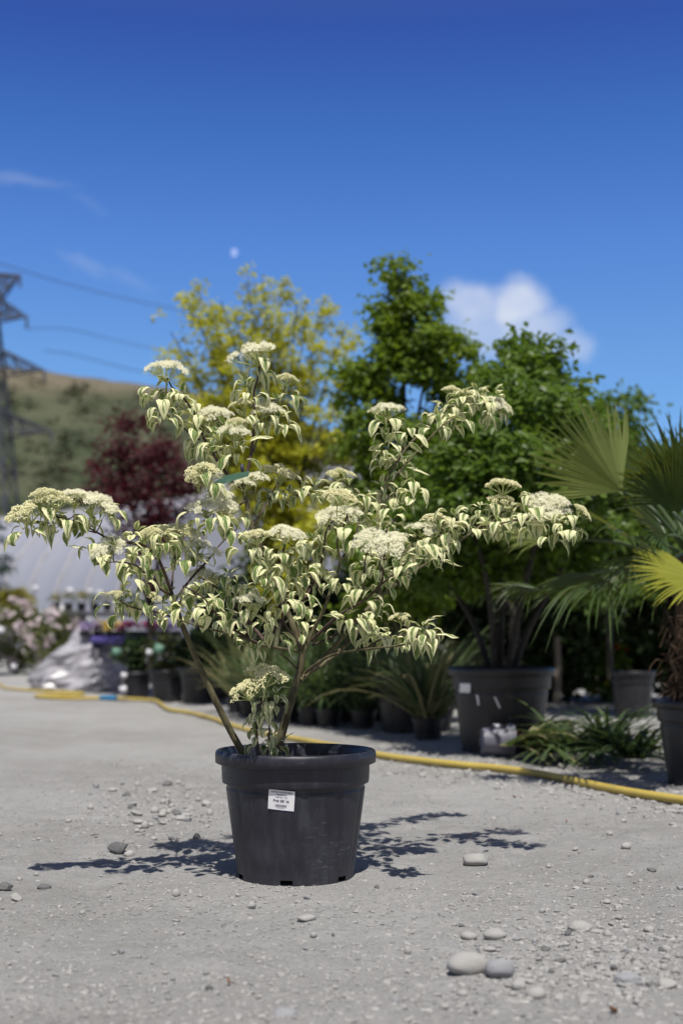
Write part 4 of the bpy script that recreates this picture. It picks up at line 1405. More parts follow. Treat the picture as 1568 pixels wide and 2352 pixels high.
put_stone(1330, 2140, 56, 24, 'palestone', 'wide half sunk stone at the back of the stony patch', seed=26, ang=.3, sink=.6)
rs = random.Random(9)
VAR = []
for k in range(8):
    m_ = stone_mesh(100 + k, 1, 1, 1, .9 if k % 4 else .25, 2)
    m_.materials.append(M[['chips', 'chips', 'palestone', 'bluestone', 'chips', 'darkstone', 'palestone', 'chips'][k % 8]])
    VAR.append(m_)
spots = [(405, 2062, 22, 18), (578, 2090, 24, 20), (300, 2082, 12, 10), (278, 2190, 24, 14), (605, 2208, 24, 12), (480, 2282, 26, 14), (128, 2240, 22, 12), (545, 2058, 14, 9),
         (935, 2188, 20, 18), (1185, 2092, 26, 12), (1245, 2095, 18, 12), (1090, 2055, 18, 10), (1437, 1948, 28, 14), (1495, 2002, 26, 10), (1320, 1955, 20, 10), (1345, 2030, 22, 14), (1392, 2078, 24, 10),
         (1260, 1992, 12, 8), (1420, 2108, 20, 12), (910, 2308, 22, 14), (1020, 2328, 30, 14), (1090, 2335, 20, 10), (1340, 2300, 30, 16), (355, 2332, 24, 10), (190, 2100, 16, 10), (460, 2060, 14, 8),
         (250, 2060, 14, 8), (705, 2068, 22, 12), (720, 2150, 18, 14), (865, 2040, 16, 10), (320, 2200, 14, 8), (60, 2310, 20, 12), (175, 2300, 14, 8), (820, 2260, 14, 8)]
for i in range(60):
    X, Y = rs.uniform(-20, 1580), rs.uniform(1830, 2330)
    if 470 < X < 880 and Y < 2060:
        continue
    spots.append((X, Y, rs.uniform(9, 20), rs.uniform(6, 12)))
for i in range(80):
    X, Y = rs.gauss(1340, 150), rs.gauss(2200, 55)
    if X > 1590 or Y > 2330:
        continue
    spots.append((X, Y, rs.uniform(12, 34), rs.uniform(8, 17)))
for i in range(75):
    X, Y = rs.gauss(400, 100), rs.gauss(1872, 48)
    if X > 500 or Y < 1760:
        continue
    spots.append((X, Y, rs.choice([rs.uniform(9, 20), rs.uniform(16, 38)]), rs.uniform(7, 17)))
for i, (X, Y, a_, b_) in enumerate(spots):
    right = X > 1000 and Y > 2060
    left = X < 520 and Y < 1960
    lab = ('small grey pebble in the stony patch at the lower right', 'pebbles of the stony patch') if right else (('small loose chip on the gravel left behind the front pot', 'chips behind the front pot') if left else ('small loose pebble lying singly on the dusty open gravel', 'loose pebbles on the open gravel'))
    put_stone(X, Y, a_, b_, None, lab[0], 'pebble', lab[1], rz=rs.uniform(0, 6.28), sink=rs.uniform(.3, .7), name='pebble', me_=VAR[i % 8])

# fine gravel: uncountable chips
mb = MB()
rg = random.Random(12)
ico = bmesh.new()
bmesh.ops.create_icosphere(ico, subdivisions=1, radius=1)
icv = [v.co.copy() for v in ico.verts]
ico.verts.index_update()
icf = [tuple(v.index for v in f.verts) for f in ico.faces]
ico.free()


def chip(x, y, r):
    s = Vector((r * rg.uniform(.7, 1.4), r * rg.uniform(.7, 1.4), r * rg.uniform(.35, .75)))
    q = Quaternion((rg.gauss(0, 1), rg.gauss(0, 1), rg.gauss(0, 1), rg.gauss(0, 1))).normalized()
    z = gz(x, y) + s.z * rg.uniform(-.3, .4)
    b = len(mb.v)
    for v in icv:
        p = v * rg.uniform(.6, 1.25)
        p = Vector((p.x * s.x, p.y * s.y, p.z * s.z))
        p.rotate(Quaternion((0, 0, 1), q.x * 3))
        mb.v.append((x + p.x, y + p.y, z + p.z))
    for f in icf:
        mb.f.append(tuple(b + i for i in f))
        mb.mi.append(0)
        mb.uv.append([(0, 0)] * 3)


for _ in range(24000):
    Y = 1750 + (2360 - 1750) * rg.random()
    X = rg.uniform(-40, 1610)
    g = gp(X, Y)
    if math.hypot(g.x - POT.x, g.y - POT.y) < .17:
        continue
    dens = float(value_noise(np.array(g.x * 2.2), np.array(g.y * 2.2), 20))
    if rg.random() > dens ** 1.6 * 1.1 + .12:
        continue
    chip(g.x, g.y, .0015 + .0058 * rg.random() ** 4)
for _ in range(2300):
    X, Y = rg.gauss(1360, 190), rg.gauss(2195, 70)
    if Y < 1980 or Y > 2360 or X > 1620:
        continue
    g = gp(X, Y)
    chip(g.x, g.y, .0025 + .0075 * rg.random() ** 2.2)
for _ in range(1500):
    X, Y = rg.gauss(370, 120), rg.gauss(1840, 50)
    if Y < 1740 or X > 520:
        continue
    g = gp(X, Y)
    chip(g.x, g.y, .003 + .008 * rg.random() ** 2.2)
for _ in range(1600):                       # stonier strip beside the hose
    X = rg.uniform(860, 1600)
    Y = float(np.interp(X, [865, 1150, 1350, 1600], [1733, 1765, 1801, 1845])) + rg.gauss(8, 26)
    if Y < 1660:
        continue
    g = gp(X, Y)
    chip(g.x, g.y, .005 + .012 * rg.random() ** 2)
for _ in range(420):                        # grit banked against the foot of the pot
    a = rg.uniform(0, 6.283)
    r_ = .156 + abs(rg.gauss(0, .022))
    chip(POT.x + math.cos(a) * r_, POT.y + math.sin(a) * r_, .0015 + .0045 * rg.random() ** 2.5)
tag(mb.build('gravel', M['chips'], smooth=False), 'fine grey gravel chips strewn over the yard', 'gravel', None, 'stuff')

fl_ = random.Random(18)
M['dryleaf'] = leafmat('dry_leaf', (0.16, 0.07, 0.03), (0.36, 0.17, 0.07), (0.3, 0.12, 0.04), 0.2)
for i, (X, Y) in enumerate([(1078, 1922), (525, 2272), (1408, 2332), (1180, 1835), (1300, 1890)]):
    g = gp(X, Y)
    mb = MB()
    a = fl_.uniform(0, 6.28)
    L_ = fl_.uniform(.010, .017)
    u = Vector((math.cos(a), math.sin(a), 0))
    v = Vector((-u.y, u.x, 0))
    mb.quadstrip([[u * (L_ * (t - .5)) + v * (sg * L_ * .26 * math.sin(math.pi * min(max(t, .03), .97))) + Vector((0, 0, .002 + .006 * abs(sg) + .006 * t * t)) for sg in (-1, 0, 1)] for t in (0, .25, .5, .75, 1)])
    o = mb.build('fallen_leaf', M['dryleaf'], loc=(g.x, g.y, gz(g.x, g.y) + .001))
    tag(o, 'small curled brown leaf fallen on the dusty ground', 'fallen leaf', 'fallen brown leaves on the ground')

# ------------------------------------------------------------------ potted trees behind
rt_ = random.Random(41)


def tree(name, label, base, limbs, blobs, mat, L, W, per, rad, density, seed, group=None, extra=None, bark='treebark'):
    r = random.Random(seed)
    root = thing(name, label, 'tree', base, group)
    mb = MB()
    for pts_, r0, r1 in limbs:
        n = len(pts_)
        mb.tube(pts_, [r0 + (r1 - r0) * k / (n - 1) for k in range(n)], 7, smooth=3)
    mb.build('trunk', M[bark], root, origin=base)
    mb = MB()
    cl = blob_clumps(r, blobs, density) + (extra or [])
    leaf_cloud(mb, r, cl, per, L, W, rad)
    mb.build('crown', M[mat], root, origin=base, smooth=False)
    return root


# tub with the big dark tree
TUB = Vector(((1150 - X0) / FPX * 7.1, 7.1, 0))
tub = nursery_pot('plant_tub', 'large black plastic tub with a white sticker behind the lying grey pot', 'plant pot', TUB, .292, .458, M['potfar'])
mb = MB()


def on_tub(X, Y, lift=.004):
    q = px(X, Y, 6.8)
    z = q.z
    r = (.151 + (.1835 - .151) * min(1, (z / .458 * .33) / .2455)) * (.292 / .21) + lift
    if z > .458 * .75:
        r = .1935 * .292 / .21 + lift
    x = min(max((X - 1150) / FPX * 6.82, -r * .97), r * .97)
    return (x, -math.sqrt(max(r * r - x * x, 0)), z)


mb.quadstrip([[on_tub(1046, Y), on_tub(1057, Y), on_tub(1068, Y)] for Y in (1594, 1583, 1572)])
mb.build('price_sticker', M['paper'], tub)
for pts_ in ([(1083, 1598), (1085, 1608), (1087, 1622)], [(1122, 1602), (1127, 1612), (1134, 1628)]):
    mb = MB()
    mb.quadstrip([[on_tub(x - 2, y, .003), on_tub(x + 2, y, .003)] for x, y in pts_])
    mb.build('white_drip', M['paper'], tub)

dT = 7.1
tb = Vector((TUB.x, TUB.y, .40))
limbs = []
for (p) in [[(1135, 1560, 0), (1130, 1440, 0), (1110, 1300, -.1), (1060, 1150, -.1), (1020, 1000, 0)],
            [(1148, 1560, .03), (1150, 1420, .05), (1160, 1250, .1), (1180, 1050, .1), (1200, 850, .1)],
            [(1160, 1560, .0), (1185, 1430, -.05), (1220, 1280, -.1), (1260, 1120, -.1), (1280, 900, -.05)],
            [(1170, 1560, .05), (1215, 1440, .1), (1290, 1300, .1), (1340, 1150, .1), (1370, 960, .1)],
            [(1128, 1560, .05), (1090, 1440, .1), (1030, 1340, .15), (960, 1230, .1)]]:
    limbs.append(([px(x, y, dT + o) for x, y, o in p], .022, .006))
blobsB = [(1200, 790, 42, 30, 7.2, .12), (1255, 815, 50, 42, 7.2, .2), (1290, 870, 45, 45, 7.2, .2), (1215, 860, 70, 50, 7.1, .25), (1150, 900, 70, 50, 7.0, .3), (1240, 960, 100, 70, 6.9, .4),
          (1120, 990, 90, 60, 6.7, .4), (1300, 1010, 90, 70, 6.8, .4), (1180, 1075, 130, 60, 6.55, .4), (1060, 1080, 100, 55, 6.6, .4), (1310, 1100, 100, 55, 6.7, .4),
          (1120, 1150, 140, 40, 6.6, .4), (1260, 1160, 130, 40, 6.6, .4), (1120, 1220, 150, 60, 7.2, .42), (1290, 1230, 130, 60, 7.3, .4), (990, 1190, 90, 70, 7.3, .3), (1060, 1310, 130, 50, 7.4, .4), (1220, 1320, 130, 40, 7.5, .4), (960, 1290, 70, 60, 7.5, .3), (1340, 1330, 60, 50, 7.5, .3)]
tree('green_tree', 'dark green bushy tree with several thin stems growing from the big black tub', tb, limbs, blobsB, 'darkgreen2', .055, .036, 48, .09, 300, 51, 'leafy trees behind the dogwood')

# spire tree left of it, its pot hidden behind the strappy plants
dS = 8.6
sb = Vector(((940 - X0) / FPX * dS, dS, 0.30))
limbs = [([px(942, 1580, dS), px(938, 1350, dS), px(930, 1100, dS), px(925, 850, dS), px(912, 640, dS), px(900, 590, dS)], .030, .005),
         ([px(938, 1300, dS), px(980, 1150, dS - .1), px(1020, 950, dS - .1), px(1040, 820, dS)], .018, .005),
         ([px(936, 1280, dS), px(890, 1120, dS + .1), px(850, 960, dS + .1), px(800, 880, dS)], .018, .005),
         ([px(930, 1100, dS), px(960, 950, dS - .1), px(985, 800, dS), px(975, 700, dS)], .014, .004)]
blobsA = [(905, 598, 32, 18, dS, .08), (912, 640, 34, 32, dS, .12), (935, 668, 50, 30, dS, .15), (960, 700, 58, 34, dS, .2), (900, 705, 46, 28, dS, .15), (950, 745, 78, 34, dS, .25), (890, 770, 46, 34, dS, .2),
          (970, 790, 80, 34, dS, .3), (1050, 800, 50, 32, dS, .2), (910, 815, 70, 30, dS, .25), (1030, 850, 90, 34, dS, .3), (850, 848, 50, 24, dS, .2), (800, 868, 46, 22, dS, .2), (900, 862, 60, 26, dS, .25),
          (830, 905, 60, 26, dS, .25), (1080, 900, 80, 36, dS, .3), (1020, 900, 34, 24, dS, .2), (890, 915, 34, 24, dS, .2), (850, 960, 60, 30, dS, .25), (1040, 960, 80, 40, dS, .3), (930, 985, 80, 34, dS, .3),
          (830, 1020, 50, 40, dS, .25), (900, 1060, 80, 46, dS, .3), (1000, 1060, 90, 50, dS, .35), (860, 1140, 70, 50, dS, .3), (960, 1160, 90, 60, dS, .35), (820, 1250, 60, 60, 8.3, .3), (900, 1280, 90, 60, 8.0, .3), (960, 1370, 80, 50, 7.9, .3), (850, 1380, 70, 50, 8.1, .3)]
tree('green_tree', 'tall green tree tapering to a leafy spire behind the dogwood', sb, limbs, blobsA, 'darkgreen', .052, .036, 52, .082, 270, 52, 'leafy trees behind the dogwood')
nursery_pot('plant_pot', 'black pot of the tall spire tree half hidden by strappy leaves', 'plant pot', (sb.x, sb.y, 0), .25, .36, M['potfar'])

# far right tree with a loose top
dR = 10.0
rb_ = Vector(((1400 - X0) / FPX * dR, dR, 0.3))
limbs = [([px(1400, 1560, dR), px(1398, 1350, dR), px(1405, 1100, dR), px(1450, 930, dR)], .028, .006), ([px(1398, 1300, dR), px(1370, 1100, dR), px(1350, 950, dR)], .018, .005)]
blobsC = [(1452, 915, 34, 18, dR, .15), (1462, 950, 26, 24, dR, .15), (1440, 985, 40, 28, dR, .2), (1385, 930, 50, 22, dR, .25), (1360, 975, 60, 34, dR, .3), (1420, 1040, 70, 40, dR, .3), (1500, 1060, 60, 40, dR, .3), (1360, 1090, 80, 60, dR, .4),
          (1470, 1150, 90, 60, dR, .4), (1380, 1220, 100, 70, dR, .4), (1500, 1280, 90, 60, dR, .4), (1400, 1350, 100, 40, dR, .4)]
tree('green_tree', 'farther green tree with a sparse top showing above the palm fan', rb_, limbs, blobsC, 'darkgreen2', .06, .040, 34, .13, 260, 53, 'leafy trees behind the dogwood')
nursery_pot('plant_pot', 'dark pot of the farther tree in the shade between tub and palm', 'plant pot', (rb_.x + .17, rb_.y, 0), .175, .36, M['potfar'])

# added broad crown behind them, put in to shade the evergreen row
dD = 11.2
db = Vector(((1180 - X0) / FPX * dD, dD, 0.0))
limbs = [([px(1180, 1610, dD), px(1180, 1400, dD), px(1170, 1200, dD), px(1160, 1050, dD)], .06, .012)]
limbs += [([px(1180, 1400 - 20 * i, dD), px(1180 + sx * .5, 1280, dD - .2), px(1180 + sx, 1120, dD - .3)], .035, .008) for i, sx in enumerate((-260, -120, 130, 270, 360))]
blobsD = [(X, Y, 90, 46, dD + o, .6) for (X, Y, o) in [(880, 1120, .2), (980, 1060, 0), (1080, 1020, 0), (1180, 1010, .2), (1280, 1010, 0), (1380, 1040, .1), (1480, 1090, 0), (1560, 1140, .2), (900, 1220, -.4), (1010, 1180, -.5), (1120, 1160, -.4), (1230, 1150, -.5), (1340, 1160, -.4), (1450, 1190, -.5), (1550, 1240, -.3), (960, 1270, .4), (1100, 1260, .5), (1240, 1260, .4), (1380, 1270, .5), (1500, 1300, .4)]]
tree('green_tree', 'broad dark tree added to shade the row behind the tub tree and the spire tree', db, limbs, blobsD, 'shadepaintleaf', .085, .055, 40, .16, 75, 54, 'leafy trees behind the dogwood')

# golden tree: ragged upright sprays
dG = 11.0
gb = Vector(((640 - X0) / FPX * dG, dG, 0.0))
rgd = random.Random(60)
limbs, extra = [], []
TIPS = [(427, 685), (452, 664), (508, 692), (568, 653), (603, 643), (643, 672), (682, 695), (742, 688), (798, 741), (392, 762), (385, 815), (540, 720), (470, 730), (620, 720), (700, 750), (770, 800), (430, 820), (500, 800), (580, 780),
        (650, 800), (720, 830), (790, 880), (460, 900), (820, 960), (540, 900), (620, 880), (680, 920), (750, 960), (810, 1040), (520, 990), (600, 980), (660, 1020), (730, 1060), (690, 1110), (580, 1080), (770, 1130), (640, 1150), (700, 1200), (600, 1240), (760, 1230), (850, 1180), (680, 1300), (620, 1350)]
for (tx, ty) in TIPS:
    o = rgd.uniform(-.55, .55)
    bx = 640 + (tx - 640) * .12
    y1 = min(1330, ty + 480)
    P = [px(640, 1520, dG), px(bx, max(y1, ty + 120) + 20, dG + o * .2), px(bx + (tx - bx) * .55, (ty * .62 + y1 * .38), dG + o * .7), px(tx, ty, dG + o)]
    limbs.append((P, .020 if ty > 900 else .016, .004))
    Q, _ = catmull([Vector(p) for p in P], [1, 1, 1, 1], 10)
    k0 = 14 if ty < 900 else 18
    for j, q in enumerate(Q):
        if j < k0:
            continue
        if rgd.random() < (.80 if ty < 900 else .88):
            f = (j - k0) / (len(Q) - k0)
            s = (1.0 - .15 * f) if ty < 880 else .95
            extra.append((q + Vector((rgd.gauss(0, .06), rgd.gauss(0, .08), rgd.gauss(0, .05))), Vector((0, -.3, .6)), s))
            if rgd.random() < (.25 if ty < 880 else .6):
                extra.append((q + Vector((rgd.gauss(0, .14), rgd.gauss(0, .18), rgd.gauss(0, .12))), Vector((0, -.3, .6)), s * .7))
tree('golden_tree', 'golden yellow-green tree with ragged upright shoots behind the dogwood', gb, limbs, [], 'gold', .052, .036, 34, .088, 0, 61, None, extra)

# purple maple
dM = 13.5
mbse = Vector(((340 - X0) / FPX * dM, dM, 0.0))
limbs = [([px(345, 1570, dM), px(345, 1400, dM), px(330, 1250, dM), px(280, 1100, dM), px(270, 1000, dM)], .04, .008), ([px(345, 1420, dM), px(370, 1250, dM), px(400, 1100, dM), px(400, 1020, dM)], .03, .008),
         ([px(345, 1400, dM), px(300, 1280, dM), px(240, 1180, dM)], .025, .006)]
blobsM = [(280, 985, 40, 22, dM, .3), (330, 970, 34, 20, dM, .25), (265, 1030, 34, 26, dM, .3), (310, 1040, 60, 24, dM, .4), (390, 1040, 60, 30, dM, .4), (250, 1090, 50, 26, dM, .4), (330, 1095, 70, 34, dM, .5), (420, 1100, 50, 40, dM, .4),
          (230, 1130, 40, 20, dM, .4), (290, 1150, 60, 34, dM, .5), (370, 1160, 70, 44, dM, .5), (310, 1205, 60, 26, dM, .4), (400, 1230, 50, 30, dM, .4), (330, 1270, 30, 30, dM, .3), (360, 1330, 24, 24, dM, .3)]
tree('purple_maple', 'dark purple-leaved maple in front of the white polytunnel', mbse, limbs, blobsM, 'purple', .06, .035, 36, .14, 150, 71)

# ------------------------------------------------------------------ fan palm
dP = 5.5
PB = Vector(((1628 - X0) / FPX * dP, dP, 0))
nursery_pot('plant_pot', 'black pot of the fan palm at the right edge of the photo', 'plant pot', PB, .235, .36, M['potfar'], n=60)
palm = thing('fan_palm', 'fan palm with shaggy brown trunk at the right edge', 'palm', (PB.x, PB.y, .31))
PO = Vector(palm.location)
rp = random.Random(90)
mb = MB()
tp_ = [Vector((PB.x, dP, .28)), Vector((PB.x - .03, dP, .5)), Vector((PB.x - .05, dP, .7)), Vector((PB.x - .04, dP, .88))]
mb.tube(tp_, [.085, .10, .10, .07], 14, smooth=4)
mb.build('trunk', M['fibre'], palm, origin=PO)
mb = MB()
for i in range(420):
    t = rp.random()
    z = .32 + .56 * t
    a = rp.uniform(0, 6.283)
    c = Vector((PB.x - .04, dP, z))
    d = Vector((math.cos(a), math.sin(a), 0))
    r = .10
    p0 = c + d * (r * .9)
    p1 = p0 + d * rp.uniform(.01, .05) + Vector((0, 0, rp.uniform(.02, .10))) + d.cross(Vector((0, 0, 1))) * rp.gauss(0, .04)
    p2 = p1 + d * rp.uniform(.0, .05) - Vector((0, 0, rp.uniform(-.03, .10))) + d.cross(Vector((0, 0, 1))) * rp.gauss(0, .05)
    mb.tube([p0, p1, p2], [.004, .003, .001], 3, smooth=2)
for i in range(34):
    t = i / 33
    a = i * 2.4
    d = Vector((math.cos(a), math.sin(a), 0))
    c = Vector((PB.x - .04, dP, .38 + .48 * t)) + d * .09
    s = d.cross(Vector((0, 0, 1)))
    mb.quadstrip([[c + s * .035, c - s * .035], [c + d * .035 + s * .02 + Vector((0, 0, .07)), c + d * .035 - s * .02 + Vector((0, 0, .07))], [c + d * .05 + s * .012 + Vector((0, 0, .11)), c + d * .05 - s * .012 + Vector((0, 0, .11))]])
mb.build('trunk_fibre', M['fibre'], palm, origin=PO)


def frond(hub, fwd, nrm, Rad, spread, mat, nseg=34, droop=.25, stalk_from=None):
    fwd = Vector(fwd).normalized()
    nrm = Vector(nrm)
    nrm = (nrm - fwd * nrm.dot(fwd)).normalized()
    sd = nrm.cross(fwd)
    fr = MB()
    join = .52
    da = 2 * spread / nseg
    for k in range(nseg):
        a = -spread + da * (k + .5)
        Rk = Rad * (1 - .14 * (abs(a) / max(spread, .1)) ** 2) * rp.uniform(.94, 1.04)
        rows = []
        bend = droop * rp.choice([rp.uniform(.5, 1.3), rp.uniform(.9, 2.6)])
        sk = rp.gauss(0, .045)
        for i in range(9):
            t = i / 8
            r = .03 * Rad + (Rk - .03 * Rad) * t
            hw = da / 2 * (r if t <= join else join * Rad * (1 + .55 * (t - join))) * .97
            if t > join:
                hw *= max(.04, (1 - (t - join) / (1 - join)) ** .75)
            aa = a + sk * max(0, t - join) * 2
            rad = fwd * math.cos(aa) + sd * math.sin(aa)
            tan = sd * math.cos(aa) - fwd * math.sin(aa)
            dz = Vector((0, 0, -bend * Rad * max(0, t - .35) ** 2)) + nrm * (.10 * Rad * t * t)
            p = hub + rad * r + dz
            rows.append([p - tan * hw + nrm * (hw * .7), p - nrm * (hw * .6), p + tan * hw + nrm * (hw * .7)])
        fr.quadstrip(rows)
    root = fr.build('frond', mat, palm, origin=PO, smooth=False)
    if stalk_from is not None:
        s0 = Vector(stalk_from)
        md = s0.lerp(Vector(hub), .55) + Vector((0, 0, .05))
        m2 = MB()
        m2.tube([s0, md, Vector(hub)], [.012, .009, .006], 6, smooth=5)
        m2.build('petiole', M['strap'], root, origin=PO)
    return root


CR = Vector((PB.x - .04, dP, .90))
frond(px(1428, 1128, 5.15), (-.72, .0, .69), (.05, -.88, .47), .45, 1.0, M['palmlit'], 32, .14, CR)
frond(px(1572, 1150, 5.35), (-.28, .0, 1), (-.1, -.9, .35), .40, 1.15, M['palm'], 34, .08, CR)
frond(px(1545, 1180, 5.0), (.05, -.35, .8), (-.1, -.8, .5), .30, 1.1, M['palm'], 30, .1, CR)
frond(px(1612, 1330, 4.95), (-1, -.1, .10), (.10, -.60, .8), .30, .95, M['palmsunyellow'], 30, .22, CR)
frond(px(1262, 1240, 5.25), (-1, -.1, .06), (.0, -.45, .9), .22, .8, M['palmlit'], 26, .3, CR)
frond(px(1440, 1236, 5.25), (-.75, -.5, .35), (-.2, -.5, .9), .36, 1.3, M['palm'], 32, .3, CR)
frond(px(1240, 1352, 5.4), (-1, -.05, .05), (0, -.2, 1), .22, 1.1, M['palm'], 28, .5, CR)
frond(px(1390, 1330, 5.3), (-.9, -.3, -.2), (-.1, -.3, 1), .34, 1.3, M['palm'], 30, .7, CR)
frond(px(1640, 1110, 5.7), (.2, .2, 1), (-.2, -.9, .2), .36, 1.3, M['palm'], 36, .14, CR)
frond(px(1700, 1200, 5.6), (.9, .1, .5), (-.2, -.3, 1), .42, 1.3, M['palm'], 32, .3, CR)
frond(px(1520, 1330, 5.9), (-.5, .7, .2), (0, -.1, 1), .36, 1.3, M['palm'], 30, .5, CR)
frond(px(1500, 1120, 5.7), (-.1, .4, .6), (-.1, -.6, .8), .33, 1.2, M['palm'], 30, .3, CR)
frond(px(1530, 1230, 5.3), (-.5, -.3, .35), (-.1, -.6, .7), .34, 1.3, M['palm'], 34, .3, CR)
frond(px(1580, 1160, 5.1), (-.3, -.3, .8), (-.2, -.8, .4), .36, 1.2, M['palm'], 36, .12, CR)
frond(px(1540, 1290, 5.2), (-.4, -.6, -.2), (-.1, -.5, .8), .34, 1.3, M['palm'], 32, .6, CR)
frond(px(1450, 1108, 5.6), (.7, .1, .1), (0, -.5, 1), .20, 1.0, M['palmsunyellow'], 24, .5, CR)


# ------------------------------------------------------------------ strappy plants under the trees
def strappy(label, base, h, spread, n, seed, mats=('strap',), group=None, lean=(0, 0), wd=.024, name='strappy_plant', els=(.55, 1.45)):
    r = random.Random(seed)
    root = MB()
    for i in range(n):
        a = r.uniform(0, 6.283)
        L = h * r.uniform(.75, 1.35)
        el = r.uniform(*els)
        dh = Vector((math.cos(a) + lean[0], math.sin(a) + lean[1], 0)).normalized()
        s = dh.cross(Vector((0, 0, 1)))
        p = Vector(base) + Vector((r.gauss(0, .03), r.gauss(0, .03), 0))
        rows = []
        bend = r.uniform(.9, 2.3) * spread
        w_ = wd * r.uniform(.7, 1.2)
        for k in range(8):
            t = k / 7
            ww = w_ * (1 - t ** 2.5) * .5 + .0008
            d = dh * math.cos(el) + Vector((0, 0, math.sin(el)))
            nn = Vector((0, 0, math.cos(el))) - dh * math.sin(el)
            rows.append([p + s * ww + nn * (ww * .4), p, p - s * ww + nn * (ww * .4)])
            p = p + d * (L / 7)
            el -= bend / 7 * (t + .25)
            if p.z < .012:
                p.z = .012
                el = max(el, -.02)
        root.quadstrip(rows, None, 0 if len(mats) == 1 or r.random() < .7 else len(mats) - 1)
    o = root.build(name, [M[m] for m in mats])
    tag(o, label, 'plant', group)
    return o


def small_pot(label, base, r, h, mat='potfar', group=None, n=40):
    return nursery_pot('plant_pot', label, 'plant pot', base, r, h, M[mat], group, random.Random(int(r * 1e5)).uniform(0, 3), n)


SG = 'strappy plants in a row behind the hose'
SL = [(545, 1640, 'pale strappy plant with cream striped leaves seen between the dogwood stems', ('strapold', 'strap'), 15, .48),
      (610, 1655, 'greyish strappy plant with dry tan leaf tips behind the young dogwood shoot', ('strap', 'strapold'), 20, .42),
      (715, 1668, 'strappy plant with a long leaf lying to the right behind the thick dogwood stem', ('strap',), 26, .46),
      (800, 1662, 'dark strappy plant behind the rim of the front pot', ('strap',), 28, .48),
      (880, 1660, 'upright dark strappy plant midway between the front pot and the big tub', ('strap',), 26, .52),
      (985, 1700, 'strappy plant with yellowing tips standing against the left side of the big tub', ('strap', 'strapold'), 30, .50)]
for i, (X, Y, lab, mt, n, h) in enumerate(SL):
    g = gp(X, Y)
    g.y += .12
    small_pot(['black pot under the cream striped strappy plant', 'black pot under the greyish strappy plant', 'black pot under the strappy plant behind the thick dogwood stem', 'black pot under the dark strappy plant behind the front pot rim', 'black pot under the upright dark strappy plant', 'black pot under the strappy plant beside the big tub'][i], g, .105, .13, group='small black pots behind the hose')
    strappy(lab, g + Vector((0, 0, .10)), h * 1.3, 1.0, int(n * 4.2), 200 + i, mt, SG, wd=.021)
SG2 = 'low dark strappy plants filling the row behind the hose'
for i, (X, Y, h) in enumerate([(575, 1648, .36), (660, 1662, .40), (690, 1650, .44), (755, 1672, .40), (770, 1655, .46), (835, 1675, .42), (850, 1650, .48), (915, 1680, .42), (925, 1655, .46), (960, 1650, .46), (1010, 1682, .44)]):
    g = gp(X, Y)
    g.y += .10
    small_pot('low black pot hidden under the dark strappy plants', g, .10, .13, group='hidden pots under the strappy plants', n=24)
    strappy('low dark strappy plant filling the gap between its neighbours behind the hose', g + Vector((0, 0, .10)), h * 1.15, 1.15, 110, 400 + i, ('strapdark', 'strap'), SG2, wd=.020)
# lying grey pot, its plant sprawled on the gravel
g = gp(1135, 1742)
pt = nursery_pot('plant_pot', 'small grey plastic pot lying on its side by the hose', 'plant pot', g + Vector((-.03, .1, .088)), .088, .165, M['potgrey'], n=48)
pt.rotation_euler = (R(90), 0, R(96))
pt.location = g + Vector((-.06, .06, .088))
mb = MB()
mb.quadstrip([[(.088 * .94 * math.cos(a), .088 * .94 * math.sin(a), z) for a in (R(70), R(85), R(100), R(118))] for z in (.06, .115)])
mb.build('price_sticker', M['paper'], pt)
for i, (X, Y, h_, lab) in enumerate([(1330, 1756, .34, 'dark strappy leaves lying flat in the shade right of the sprawling plant'), (1405, 1748, .40, 'dark arching strappy plant in the shade between the sprawling plant and the palm pot'), (1462, 1772, .30, 'low dark strappy plant beside the palm pot')]):
    g = gp(X, Y)
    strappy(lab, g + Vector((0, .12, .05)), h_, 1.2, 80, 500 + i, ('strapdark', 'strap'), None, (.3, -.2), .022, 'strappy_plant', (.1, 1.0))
gg = gp(1195, 1748)
strappy('green strappy plant sprawled on the ground out of the lying grey pot', gg + Vector((.0, .06, .075)), .42, .8, 90, 300, ('strap', 'strap', 'strapold'), None, (1.1, -.1), .024, 'sprawling_plant', (-.05, .55))
# dry leaf litter on top of the lying pot
gg2 = gp(1165, 1742)
mb = MB()
rr_ = random.Random(6)
leaf_cloud(mb, rr_, [(px(1168, 1684, 6.75) + Vector((rr_.gauss(0, .03), 0, rr_.gauss(0, .012))), Vector((0, 0, 1)), 1) for _ in range(5)], 4, .09, .035, .04)
mb.tube([px(1150, 1690, 6.75), px(1165, 1715, 6.8), px(1170, 1738, 6.8)], [.012, .02, .024], 6)
tag(mb.build('dead_leaf_clump', M['fibre']), 'clump of dry brown leaves on the mouth of the lying grey pot', 'dead leaves')
g3 = gp(1310, 1738)
small_pot('small dark pot with a pale sticker in the shade right of the sprawling plant', g3 + Vector((0, .4, 0)), .10, .16)
mb = MB()
q = px(1303, 1695, 6.9)
mb.box((0, 0, 0), (.075, .004, .055))
o = mb.build('plant_tag', M['tagwhite'], loc=g3 + Vector((-.02, .28, .11)))
tag(o, 'pale tag standing in the shade right of the sprawling plant', 'plant tag')
o.rotation_euler = (-.3, .3, .1)

# ------------------------------------------------------------------ shaded pots between tub and palm
def far_pot(X, Y, wpx, hpx, mat, label, group=None):
    g_ = gp(X, Y)
    r_ = wpx / 2 / FPX * g_.y
    g_.y += r_
    g_.x = (X - X0) / FPX * g_.y
    return nursery_pot('plant_pot', label, 'plant pot', g_, r_, hpx / FPX * g_.y, M[mat], group, n=40), g_, r_


far_pot(1290, 1592, 100, 88, 'potgrey', 'grey square-looking pot standing behind the right side of the big tub')
rr2 = random.Random(15)


